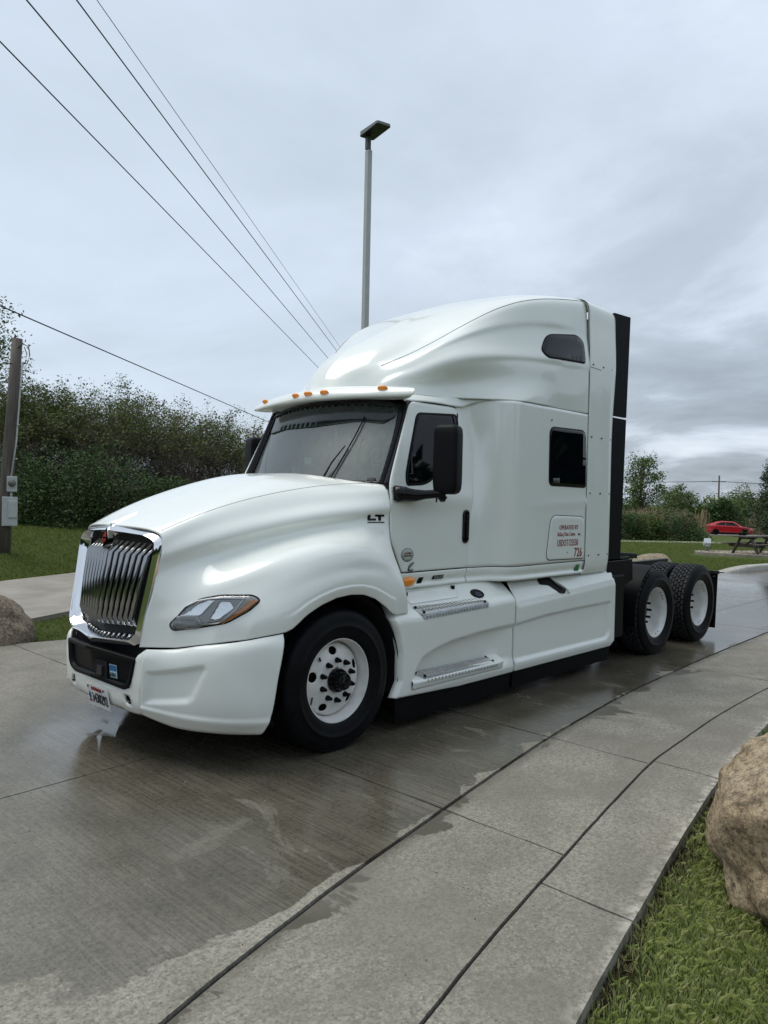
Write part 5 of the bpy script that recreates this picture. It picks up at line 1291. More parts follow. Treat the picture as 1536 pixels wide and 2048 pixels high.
L_OLIVE = islands_mat('leaf_olive', [(.058, .078, .022), (.098, .125, .034), (.15, .175, .055)], trans=.2)
L_DARK = islands_mat('leaf_dark', [(.022, .048, .015), (.044, .084, .024), (.078, .128, .040)], trans=.15)
L_MID = islands_mat('leaf_mid', [(.055, .092, .022), (.090, .142, .036), (.135, .19, .056)], trans=.2)
L_PALE = islands_mat('leaf_pale', [(.080, .12, .042), (.125, .17, .066), (.18, .22, .10)], trans=.25)
L_CONE = islands_mat('leaf_conifer', [(.032, .058, .028), (.054, .088, .044), (.085, .12, .062)])
L_REED = islands_mat('reed_tan', [(.20, .15, .085), (.29, .225, .13), (.37, .30, .18)])

def gz(v): v.z = float(zter(v.x, v.y)); return v
# ---- hedge of thin bare-stemmed shrubs on the left
r1 = np.random.default_rng(11)
def thicket_proto(seed, H, leafy):
    r = np.random.default_rng(seed); root = bpy.data.objects.new('thicket_tree', None); COL.objects.link(root)
    br = branches(r, (0, 0, 0), H, 18, .5, 3, .55, r0=.04, seglen=.40, kids=4)
    branch_mesh('trunk', br, TWIG, root)
    P = []
    for pts, rs, lv in br:
        if lv >= 2:
            for p in pts[1:]:
                hgt = p[2]/H; pr = leafy*np.clip((hgt-.50)/.35, .03, 1)
                k = int(r.poisson(6*pr))
                if k: P.append(p+np.clip(r.normal(size=(k, 3))*.13, -.2, .2))
    C = np.concatenate(P); fast_mesh('crown', leaf_quads(C, .115, r, .15), 4, L_OLIVE, root)
    return root
def tree_dup(root, loc, rz, sc):
    c = root.copy(); COL.objects.link(c); c.location = loc; c.rotation_euler = (0, 0, rz); c.scale = (sc, sc, sc)
    for ch in root.children:
        k = ch.copy(); COL.objects.link(k); k.parent = c
    return c
prot = [thicket_proto(21, 5.2, .8), thicket_proto(22, 5.0, .22), thicket_proto(23, 5.2, .5)]
TL = 'bare-stemmed shrub with olive leaves on top in the tall hedge on the grass bank'
used = set()
def thicket(l, d, k, s, label):
    v = gz(BD(l, d)); rz = float(r1.uniform(0, 6.28))
    if k not in used: o = prot[k]; used.add(k); o.location = v; o.rotation_euler = (0, 0, rz); o.scale = (s, s, s)
    else: o = tree_dup(prot[k], v, rz, s)
    tag(o, label, 'shrub', 'shrubs of the hedge on the left bank')
ORD = ['first', 'second', 'third', 'fourth', 'fifth', 'sixth', 'seventh', 'eighth', 'ninth', 'tenth', 'eleventh', 'twelfth']
for i in range(4, 17):
    l = -18.2+i*.98; d = 28+1.2*math.sin(i*2.1)+i*.14; top = np.interp(i, [0, 3, 7, 10, 12, 14, 16], [.86, .87, .87, .83, .78, .72, .66])
    kind_ = ('olive-topped bare-stemmed', 'leafless brown twiggy', 'thinly leaved brown')[(0, 1, 0, 2, 1, 0, 2, 1, 1, 2, 1, 1, 2, 1, 1, 1, 1)[i]]
    lb = kind_+(' shrub in the front of the tall hedge, right behind the utility pole' if i == 4 else ' shrub in the front of the tall hedge, %s from the utility pole' % ORD[i-5])
    thicket(l, d, (0, 1, 0, 2, 1, 0, 2, 1, 1, 2, 1, 1, 2, 1, 1, 1, 1)[i], top*(1+.03*math.sin(i*4.)), lb)
for i in range(3, 12):
    thicket(-20+i*1.5, 31.5+.6*math.sin(i*3), (2, 0, 2, 0, 1, 2, 0, 2, 1, 1, 1, 1)[i], np.interp(i, [0, 6, 11], [.92, .90, .76]), 'rear hedge shrub showing over the front row, %s from the left edge' % ORD[i-3])
# ---- dense dark bushes before the hedge
def bush(name, label, loc, rad, n, leafmat, size, seed, group=None, cat='bush', lump=.28, stem=True):
    r = np.random.default_rng(seed); root = empty(name, label, cat, loc, 0, group)
    rx, ry, rz = rad; kk = 26
    lumps = r.normal(size=(kk, 3)); lumps /= np.linalg.norm(lumps, axis=1)[:, None]; lumps[:, 2] = np.abs(lumps[:, 2])*.9; lr = r.uniform(.25, .48, kk)
    lc = lumps*(.72+.16*r.uniform(size=kk))[:, None]
    ids = r.integers(0, kk, n); u = r.normal(size=(n, 3)); u /= np.linalg.norm(u, axis=1)[:, None]; rr_ = r.uniform(.55, 1.0, n)**.6
    C = lc[ids]+u*(lr[ids]*rr_)[:, None]; C[:, 2] = np.maximum(C[:, 2], -.02+.1*r.uniform(size=n)); C = C*np.array([rx, ry, rz])
    fast_mesh('crown', leaf_quads(C, size, r, .25), 4, leafmat, root)
    if stem:
        br = branches(r, (0, 0, -.1), rz*1.1, 7, .9, 2, .5, r0=.04, seglen=.4, kids=3); branch_mesh('trunk', br, TWIG, root)
    return root
for i, (l, d, rad, lb) in enumerate([(-10.2, 24.6, (1.8, 1.6, 2.7), 'dark green rounded bush standing nearest the meter boxes on the pole'), (-8.6, 24.2, (1.9, 1.6, 2.5), 'dark green bush under the hedge, above the left shoulder of the truck hood'), (-12.6, 25.2, (1.9, 1.8, 3.0), 'dark green bush behind the utility pole, cut by the photo edge'), (-7.0, 25.0, (1.6, 1.4, 1.7), 'low dark green bush at the foot of the hedge, rightmost of the dark ones')]):
    bush('dark_bush', lb, gz(BD(l, d)), rad, 15000, L_DARK, .085, 40+i, 'dark bushes at the foot of the hedge')
# undergrowth that closes the foot of the hedge
r = np.random.default_rng(5); n = 26000; l = r.uniform(-21, -1, n); d = 27.3+r.uniform(0, 4.2, n)+.1*(l+18); z = r.uniform(0, 1, n)**1.7*2.0
C = np.stack([CP.x+d*FX+l*FY, CP.y+d*FY-l*FX, 0*l], 1); C[:, 2] = zter(C[:, 0], C[:, 1])+z
o = fast_mesh('undergrowth', leaf_quads(C, .16, r, .1), 4, L_DARK); o['kind'] = 'stuff'; o['label'] = 'dark tangled undergrowth along the foot of the hedge'
# unseen wood added to darken reflections; only the stretch ahead shows in the chrome
r = np.random.default_rng(6); n = 150000; a = r.uniform(R(100), R(348), n); rad = 34+r.uniform(0, 7, n)+5*np.sin(a*5.); hh_ = np.where(a > R(185), 6.2, 9.5)+1.8*np.sin(a*9.)+1.2*np.sin(a*23.+1); z = r.uniform(0, 1, n)*hh_
C = np.stack([CP.x+rad*np.cos(a), CP.y+rad*np.sin(a), z], 1); C[:, 2] += zter(C[:, 0], C[:, 1]); ok = ~((C[:, 1] > yC(C[:, 0])-3) & (C[:, 1] < yE(C[:, 0])+9))
o = fast_mesh('unseen_wood', leaf_quads(C[ok], .95, r, .1, .8), 4, L_DARK); o['kind'] = 'stuff'; o['label'] = 'unseen wood added to darken the reflections in chrome and glass'
# ---- leafy tree at the left edge
def tree(name, label, loc, H, R0, n, leafmat, size, seed, group=None, kids=4, lev=3, gap=.5, r0=.14, clump=.35, nst=1, lo=.25, spread=.25):
    r = np.random.default_rng(seed); root = empty(name, label, 'tree', loc, 0, group)
    br = branches(r, (0, 0, -.1), H, nst, spread, lev, .5, r0=r0, seglen=H/9, kids=kids); 
    mx = max(np.abs(p[:, :2]).max() for p, _, _ in br); mz = max(p[:, 2].max() for p, _, _ in br); k = np.array([R0/mx, R0/mx, H*.97/mz]); br = [(p*k, rs, lv) for p, rs, lv in br]
    branch_mesh('trunk', br, BARK, root, 6); tips = np.concatenate([p[1:] for p, _, lv in br if lv >= lev-1]); tips = tips[tips[:, 2] > H*lo]
    tips = tips[r.random(len(tips)) > gap*.4]; c = tips[r.integers(0, len(tips), n)]+np.clip(r.normal(size=(n, 3)), -2, 2)*clump*.5
    fast_mesh('crown', leaf_quads(c, size, r, .25), 4, leafmat, root); return root
def cluster_tree(name, label, loc, H, rad, base, ncl, per, leafmat, size, seed, group=None, r0=.14):
    """trunk, limbs running out to leaf clusters, and sky between the clusters"""
    r = np.random.default_rng(seed); root = empty(name, label, 'tree', loc, 0, group); cz = (H+base)/2; rz = (H-base)/2
    u = r.normal(size=(ncl, 3)); u /= np.linalg.norm(u, axis=1)[:, None]; k = r.uniform(.25, 1., ncl)**.5; c = u*k[:, None]*np.array([rad, rad, rz])*.9+np.array([0, 0, cz])
    m = MB(); top = Vector((r.normal()*.2, r.normal()*.2, H*.86)); tr_ = [Vector((0, 0, -.2)), Vector((.08, -.05, H*.3)), Vector((-.06, .06, H*.55)), top]; m.tube(tr_, [r0, r0*.75, r0*.5, r0*.15], 6)
    for q in c:
        z0 = max(H*.16, q[2]-.35*H*r.uniform(.3, .8)); a = Vector((0, 0, z0)); e = Vector(q); mid = a.lerp(e, .5)+Vector((r.normal()*.15, r.normal()*.15, -.12*(e-a).length)); m.tube([a, mid, e], [r0*.28, r0*.18, r0*.06], 4, caps=False)
        for _ in range(3): m.tube([mid.lerp(e, r.uniform(.2, .8)), e+Vector(r.normal(size=3)*.45)], [r0*.08, r0*.03], 3, caps=False)
    m.build('trunk', BARK, root, True)
    L = np.concatenate([q+np.clip(r.normal(size=(int(per*r.uniform(.5, 1.4)), 3)), -1.9, 1.9)*np.array([.42, .42, .30])*rad*.36 for q in c]); fast_mesh('crown', leaf_quads(L, size, r, .25), 4, leafmat, root); return root
cluster_tree('broadleaf_tree', 'tall leafy tree at the left edge of the photo above the utility pole', gz(BD(-17.6, 31)), 9.9, 2.5, 4.2, 46, 170, L_MID, .15, 71)

# ---- utility pole with meter boxes
PB = gz(Vector((3.12, 13.75, 0))); up_ = empty('utility_pole', 'weathered wooden utility pole with meter boxes on the grass bank', 'utility pole', PB)
m = MB(); H_ = 5.05; m.tube([(0, 0, -.3), (.06, -.02, 1.6), (.15, -.05, 3.4), (.235, -.08, H_)], [.155, .145, .13, .118], 14); pole_ = m.build('pole_shaft', mk_wood('pole_wood', (.055, .046, .040), (.125, .108, .092), (14., 14., 1.2)), up_, True)
toC = Vector((CP.x-PB.x, CP.y-PB.y, 0)).normalized(); sdv = Vector((-toC.y, toC.x, 0))*-1
if (sdv.x*FY-sdv.y*FX) < 0: sdv = -sdv
GREYB = simple('meter_grey', (.42, .44, .43), .45, var=.1); GREYD = simple('meter_dark', (.12, .125, .12), .5)
rotb = Matrix((toC, Vector((0, 0, 1)).cross(toC), Vector((0, 0, 1)))).transposed()
def pbox(name, off, z, w, h, dp, mat=GREYB):
    m = MB(); c_ = sdv*off+toC*(.17+dp/2-.02)+Vector((0, 0, z)); m.box(c_, (dp, w, h), mat=rotb); return m.build(name, mat, up_, bevel=.012), c_
b1_, c1_ = pbox('disconnect_box', .13, .98, .33, .68, .16); pb2, _ = pbox('box_cover', .19, 1.03, .19, .40, .19)
b2_, c2_ = pbox('meter_box', .17, 1.62, .22, .36, .12)
m = MB(); m.tube([c2_+toC*.05+Vector((0, 0, .02)), c2_+toC*.13+Vector((0, 0, .02))], [.085, .08], 16); m.build('meter_dial', GREYD, up_, True)
m = MB(); pc = [sdv*.16+toC*.15+Vector((0, 0, 1.3)), sdv*.15+toC*.15+Vector((0, 0, 1.45))]; m.tube(pc, .03, 8); m.build('conduit', GREYB, up_, True)
m = MB(); m.tube([sdv*.15+toC*.16+Vector((0, 0, 1.8)), sdv*.15+Vector((.10, -.02, 2.6))+toC*.13, sdv*.13+Vector((.18, -.06, 3.8))+toC*.12, sdv*.13+Vector((.22, -.08, 4.5))+toC*.12], .02, 8); m.build('conduit', GREYB, up_, True)
m = MB(); t0 = sdv*.13+Vector((.22, -.08, 4.45))+toC*.12
m.tube([t0, t0+sdv*.10+Vector((0, 0, .02)), t0+sdv*.15+Vector((0, 0, .22)), t0+sdv*.12+Vector((0, 0, .42)), t0+Vector((0, 0, .47)), t0-sdv*.10+Vector((0, 0, .36))], .012, 6)
m.tube([t0, t0+sdv*.06+Vector((0, 0, .05)), t0+sdv*.09+Vector((0, 0, .25)), t0+sdv*.03+Vector((0, 0, .40))], .010, 6); m.tube([t0-sdv*.22+Vector((0, 0, -.02)), t0-sdv*.42+Vector((0, 0, 0))], .012, 6); m.build('service_loop', GLOSSB, up_, True)
m = MB()
for z in (2.2, 3.0, 3.9): m.tube([sdv*.15+toC*.14+Vector((z*.045, -z*.015, z)), sdv*.15+toC*.14+Vector((z*.045, -z*.015, z+.03))], .03, 8)
m.build('conduit_strap', GREYB, up_, True)
# ---- overhead lines
WIRE = simple('wire_black', (.010, .010, .012), .6)
wd = Vector((math.cos(R(38.9)), math.sin(R(38.9)), 0)); wl = Vector((-wd.y, wd.x, 0))
def wire(lat, h, rad, label, t0=-25, t1=330, sag=.0, name='power_line'):
    P = []
    for t in np.linspace(t0, t1, 46):
        k = (t-t0)/(t1-t0); v = Vector((CP.x, CP.y, 0))+wl*lat+wd*t; P.append((v.x, v.y, CP.z+h-sag*4*k*(1-k)))
    m = MB(); m.tube(P, rad, 6); return tag(m.build(name, WIRE, None, True), label, 'power line', 'overhead lines over the drive')
wire(8.75, 8.6, .015, 'lowest of the four overhead wires crossing the upper left sky'); wire(7.55, 8.6, .015, 'second wire from the bottom among the four overhead wires'); wire(6.66, 8.6, .014, 'third overhead wire counted up from the lowest one'); wire(6.30, 8.6, .0075, 'thinnest and highest of the four overhead wires')
wire(10.6, 4.33, .017, 'single thick black cable passing over the utility pole towards the hedge', name='service_cable', t0=-10, t1=260)
# ---- area light on a square pole
LB = BD(-.49, 16.3); lp_ = empty('street_lamp', 'tall square light pole with a dark flat lamp head rising behind the truck', 'street lamp', (LB.x, LB.y, -.07), R(-10))
LPM = simple('pole_grey_paint', (.40, .42, .40), .45, var=.06)
m = MB(); m.box((0, 0, 4.62), (.125, .125, 9.2), tap=.86); m.build('pole_shaft', LPM, lp_)
m = MB(); m.box((0, 0, .1), (.4, .4, .06)); m.build('base_plate', LPM, lp_)
m = MB(); m.box((0, 0, 9.24), (.07, .07, .05)); m.box((-.02, 0, 9.37), (.09, .09, .26)); m.build('tenon', simple('bronze_dark', (.06, .062, .06), .45), lp_)
LHM = simple('lamp_head_grey', (.13, .14, .135), .45, .2)
tl = Matrix.Rotation(R(0), 3, 'Y')
h_ = bpy.data.objects.new('lamp_head', None)
m = MB(); P = rpoly([(-.12, -.17), (.62, -.17), (.62, .17), (-.12, .17)], .05, 4); n = len(P)
ha = R(-95); ch_, sh_ = math.cos(ha), math.sin(ha)
def hp3(a, b, z): 
    v = tl @ Vector((a, b, z)); return Vector((v.x*ch_-v.y*sh_, v.x*sh_+v.y*ch_, v.z+9.52))
V = [hp3(a, b, 0) for a, b in P]+[hp3(a*.99+.002, b*.97, .085-(a-.1)*.06) for a, b in P]; m.add(V, [tuple(range(n)), tuple(range(2*n-1, n-1, -1))]+[(i, n+i, n+(i+1) % n, (i+1) % n) for i in range(n)])
lh = m.build('lamp_head', LHM, lp_); orient(lh, hp3(.25, 0, .04))
m = MB(); P2 = inset(P, .02); m.add([hp3(a, b, -.004) for a, b in P2]+[hp3(a, b, .004) for a, b in P2], [tuple(range(len(P2)-1, -1, -1))]+[(i, (i+1) % len(P2), len(P2)+(i+1) % len(P2), len(P2)+i) for i in range(len(P2))]); m.build('lamp_lens', simple('lamp_underside', (.020, .021, .022), .3), lh)
m = MB()
for a, b in ((.15, 0), (.42, .02)): c_ = hp3(a, b, -.012); m.box(c_, (.05, .03, .012))
m.build('lamp_sensor', GREYD, lh)

# ---- boulders
def granite(name, c1, c2, c3):
    g = G(name); o = g.obj(); a = g.noise(o, 2.2, 7, .65, .8); b = g.noise(o, 26, 6, .82); f = g.noise(o, 58, 4, .75)
    st = g.noise(g.scale(o, (1., 1.4, 2.6)), 3.2, 7, .65, 1.4)
    col = g.ramp(a, [(.28, c1), (.5, c2), (.72, c3)]); col = g.mix(g.rng(b, .44, .60, 0, .8), col, tuple(x*.28 for x in c1)); col = g.mix(g.rng(f, .56, .66, 0, .75), col, (.74, .64, .46))
    col = g.mix(g.rng(st, .56, .70, 0, .8), col, (.060, .045, .032)); col = g.mix(g.rng(g.noise(o, 75, 4, .75), .58, .68, 0, .6), col, (.05, .038, .028))
    g.set(Base_Color=col, Roughness=.82, Specular_IOR_Level=.25); g.bump(g.math('ADD', g.math('MULTIPLY', b, 1.), g.math('ADD', g.math('MULTIPLY', f, .5), g.math('MULTIPLY', st, .8))), .95, .032); return g.m
from mathutils import noise as mn
def boulder(name, label, loc, rad, seed, mat, rough=.16, sub=6, rz=0.):
    bm = bmesh.new(); bmesh.ops.create_icosphere(bm, subdivisions=sub, radius=1.)
    for v in bm.verts:
        p = v.co.copy(); q = p*1.1+Vector((seed*3.1, seed*1.7, seed)); k = 1+rough*mn.noise(q*1.0)*1.4+rough*.55*mn.noise(q*2.3)+rough*.22*mn.noise(q*5.)+rough*.10*mn.noise(q*11.)+rough*.05*mn.noise(q*24.)
        # weathered facets
        for nx, ny, nz, cut in ((.7, -.3, .64, .86), (-.6, .5, .62, .88), (-.75, -.55, .35, .86), (.1, -.9, .4, .88), (-.2, -.2, .96, .84)):
            dd = p.x*nx+p.y*ny+p.z*nz
            if dd > cut: k *= 1-(dd-cut)*.55
        p = p*k; v.co = Vector((p.x*rad[0], p.y*rad[1], p.z*rad[2]))
    me = bpy.data.meshes.new(name); bm.to_mesh(me); bm.free(); o = link(name, me, None, mat, True); o.location = loc; o.rotation_euler = (0, 0, rz); return tag(o, label, 'boulder')
GR1 = granite('granite_tan', (.40, .295, .185), (.60, .46, .30), (.74, .60, .42)); GR2 = granite('granite_brown', (.19, .15, .11), (.30, .24, .18), (.41, .335, .25)); GR3 = granite('granite_pale', (.28, .23, .16), (.37, .31, .22), (.46, .39, .29))
boulder('boulder', 'big tan granite boulder in the grass at the right edge, nearest the camera', (.60, -4.54, .16), (.97, .86, .66), 3., GR1, .20, 6, .5)
boulder('boulder', 'round brown boulder on the grass at the left edge of the photo', (-.36, 4.62, .10), (.54, .50, .44), 7., GR2, .12, 5)
boulder('boulder', 'pale flat boulder on the lawn seen above the rear truck tyres', gz(Vector((18.3, 4.75, 0)))+Vector((0, 0, .03)), (.72, .6, .40), 5., GR3, .12, 4)

# ---- grit and small stones washed onto the drive
r = np.random.default_rng(15); n = 260; X = r.uniform(-3., 3., n); Y = yA(X)+r.uniform(-1.2, 2.2, n)**1; V = []
for x, y in zip(X, Y):
    s_ = r.uniform(.002, .007); p = [Vector((x, y, .001))+Vector(q)*s_ for q in ((1, 0, 0), (-.5, .8, 0), (-.5, -.8, 0), (.1, 0, .8))]; V += [p[0], p[1], p[3], p[1], p[2], p[3], p[2], p[0], p[3]]
o = fast_mesh('grit', [tuple(v) for v in V], 3, islands_mat('grit_stone', [(.04, .035, .03), (.16, .14, .11), (.42, .39, .33)], .9)); o['kind'] = 'stuff'; o['label'] = 'scattered grit and small stones on the concrete'
# ---- grass blades
def blades(name, X, Y, hmin, hmax, wd_, mat, seed, label, zoff=0.):
    r = np.random.default_rng(seed); n = len(X); h = r.uniform(hmin, hmax, n)*r.uniform(.6, 1., n); th = r.uniform(0, 2*np.pi, n); ln = np.abs(r.normal(.35, .38, n)); w_ = wd_*r.uniform(.6, 1.3, n)
    Z = zter(X, Y)+zoff; B = np.stack([X, Y, Z], 1); s = np.stack([-np.sin(th), np.cos(th), 0*th], 1)*w_[:, None]*.5; dr = np.stack([np.cos(th), np.sin(th), 0*th], 1)
    m1 = B+dr*(h*ln*.35)[:, None]+np.array([0, 0, 1.])*(h*.6)[:, None]; tp = B+dr*(h*ln*1.1)[:, None]+np.array([0, 0, 1.])*(h*np.clip(1-.25*ln, .3, 1))[:, None]
    V = np.stack([B-s, B+s, m1+s*.75, tp, m1-s*.75], 1).reshape(-1, 3); o = fast_mesh(name, V, 5, mat); o['kind'] = 'stuff'; o['label'] = label; return o
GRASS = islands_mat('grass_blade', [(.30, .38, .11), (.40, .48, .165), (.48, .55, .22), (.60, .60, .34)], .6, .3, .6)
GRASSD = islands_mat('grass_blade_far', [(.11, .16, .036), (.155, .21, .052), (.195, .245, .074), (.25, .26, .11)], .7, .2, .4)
STRAW = islands_mat('dry_straw', [(.14, .105, .065), (.22, .175, .11), (.30, .25, .17)], .8)
r = np.random.default_rng(77)
X = r.uniform(-3.2, 3.2, 330000); Y = r.uniform(-7.2, -2.6, 330000); e_ = yC(X)-Y
clum = np.array([mn.noise(Vector((x*2.2, y*2.2, 3.))) for x, y in zip(X[::1], Y[::1])])
l_, d_2 = ld(X, Y)
ok = (e_ > .01) & (d_2 > .9) & (np.abs(l_) < d_2*.62+.3) & (r.random(len(X)) < np.clip(.25+e_*3.2+clum*.9, .05, 1)) & ((X-.48)**2/.90**2+(Y+4.52)**2/.78**2 > .85)
blades('grass', X[ok], Y[ok], .035, .085, .0042, GRASS, 1, 'bright green grass growing beside the drive and the big boulder')
X2 = r.uniform(-3.2, 3., 7000); e2 = r.exponential(.045, 7000); Y2 = yC(X2)-e2; 
ok2 = np.ones(len(X2), bool)
a_ = r.uniform(0, 6.28, 7000); X3 = .48+(.90+r.exponential(.06, 7000))*np.cos(a_); Y3 = -4.52+(.80+r.exponential(.06, 7000))*np.sin(a_); k3 = Y3 < yC(X3)-.02
blades('dry_straw', np.concatenate([X2, X3[k3]]), np.concatenate([Y2, Y3[k3]]), .015, .05, .004, STRAW, 2, 'dry brown straw along the slab edge and round the boulder')
SOIL = simple('soil_brown', (.060, .047, .033), .95, var=.5, vs=12, bump=.8, bs=40)
# left wedge, left bank and right lawn
X = r.uniform(-6, 6, 60000); Y = r.uniform(3.6, 9, 60000); ok = (Y > yE(X)+.02) & (Y < yN(X)-.02)
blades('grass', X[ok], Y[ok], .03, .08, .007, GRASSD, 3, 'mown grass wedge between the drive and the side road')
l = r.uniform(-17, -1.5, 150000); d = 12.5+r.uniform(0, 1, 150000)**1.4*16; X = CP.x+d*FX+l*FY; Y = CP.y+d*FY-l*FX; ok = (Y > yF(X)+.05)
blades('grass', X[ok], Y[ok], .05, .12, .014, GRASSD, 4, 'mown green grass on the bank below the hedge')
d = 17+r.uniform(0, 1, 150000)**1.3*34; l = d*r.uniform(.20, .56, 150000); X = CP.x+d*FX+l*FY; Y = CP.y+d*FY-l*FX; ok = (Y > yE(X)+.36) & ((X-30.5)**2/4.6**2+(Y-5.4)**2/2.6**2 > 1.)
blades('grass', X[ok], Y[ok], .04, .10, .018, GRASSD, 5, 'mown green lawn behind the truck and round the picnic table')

# ---- picnic table on gravel
gv = BD(17.1, 33.2); gvz = float(zter(gv.x, gv.y))
r = np.random.default_rng(9)
P = []; th_ = np.linspace(0, 2*math.pi, 40, endpoint=False)
def gpt(t, k): l = 4.6*math.cos(t)*k; d = 3.0*math.sin(t)*k; return BD(18.0+l, 32.2+d-.06*l)
m = MB(); rim = [gpt(t, 1.) for t in th_]; inr = [gpt(t, .95) for t in th_]; zf = lambda v, k: (v.x, v.y, float(zter(v.x, v.y))+k)
m.add([zf(v, -.05) for v in rim]+[zf(v, .10) for v in rim]+[zf(v, .10) for v in inr]+[zf(v, -.02) for v in inr], [(j*40+i, j*40+(i+1) % 40, (j+1)*40+(i+1) % 40, (j+1)*40+i) for j in range(3) for i in range(40)])
pad = orient(m.build('gravel_border', simple('timber_edge', (.23, .205, .17), .9, var=.3, vs=4), None), (gv.x, gv.y, gvz-.5)); struct(pad, 'low timber border round the picnic gravel')
m = MB(); m.add([zf(v, .05) for v in inr], [tuple(range(40))]); pd_ = m.build('gravel_pad', simple('gravel_tan', (.30, .255, .19), .9, var=.5, vs=9, bump=.8, bs=12), pad); orient(pd_, (gv.x, gv.y, -5))
n = 2600; t = r.uniform(0, 2*np.pi, n); k = np.sqrt(r.uniform(0, 1, n))*.94; V = []
for a, q in zip(t, k):
    v = gpt(a, q); z = float(zter(v.x, v.y))+.05; s = r.uniform(.03, .075); p = [Vector((v.x, v.y, z))+Vector(x)*s for x in ((1, 0, 0), (-.5, .8, 0), (-.5, -.8, 0), (0, 0, .9))]
    V += [p[0], p[1], p[3], p[1], p[2], p[3], p[2], p[0], p[3]]
o = fast_mesh('gravel', [tuple(v) for v in V], 3, islands_mat('gravel_stone', [(.19, .165, .13), (.34, .30, .235), (.50, .45, .37)], .9)); o['kind'] = 'stuff'; o['label'] = 'tan gravel under the picnic table'
tp_ = gz(BD(15.9, 32.2)); tp_.z += .05
pt = empty('picnic_table', 'dark weathered wooden picnic table on a gravel bed by the lawn', 'picnic table', tp_, R(-16))
PW = mk_wood('picnic_wood', (.045, .037, .031), (.095, .080, .068), (2., 12., 12.))
Lt = 2.7
for i in range(5):
    m = MB(); m.box((0, (i-2)*.152, .765), (Lt, .142, .045)); m.build('table_plank', PW, pt)
for s in (-1, 1):
    for q_ in (.0, .152):
        m = MB(); m.box((0, s*(.62+q_), .455), (Lt, .142, .045)); m.build('seat_plank', PW, pt)
for x in (-.95, .95):
    for s in (-1, 1):
        m = MB(); m.bar((x+.03*s, s*.24, .74), (x+.03*s, s*.62, 0), .045, .145, up=(1, 0, 0)); m.build('leg', PW, pt)
    m = MB(); m.box((x+.075, 0, .385), (.045, 1.66, .14)); m.box((x+.075, 0, .70), (.045, .74, .09)); m.build('cross_beam', PW, pt)
    m = MB(); m.bar((x+.02, 0, .42), (x*.25, 0, .72), .045, .09, up=(0, 1, 0)); m.build('brace', PW, pt)
# ---- small floodlight on a stake
fp = gz(BD(14.45, 34)); fl_ = empty('flood_light', 'small grey floodlight on a short stake in the lawn, aimed at the sky', 'flood light', fp, R(30))
m = MB(); m.tube([(0, 0, 0), (0, 0, .30)], [.06, .05], 10); m.build('stake', GREYD, fl_, True)
m = MB(); m.box((0, 0, .46), (.36, .28, .26), mat=Matrix.Rotation(R(28), 3, 'Y')); m.box((-.03, 0, .33), (.16, .18, .10)); m.build('housing', simple('flood_grey', (.50, .55, .58), .4), fl_, bevel=.03)
m = MB(); m.box((.13, 0, .53), (.03, .22, .20), mat=Matrix.Rotation(R(28), 3, 'Y')); m.build('lamp_glass', simple('flood_glass', (.62, .67, .70), .2), fl_)

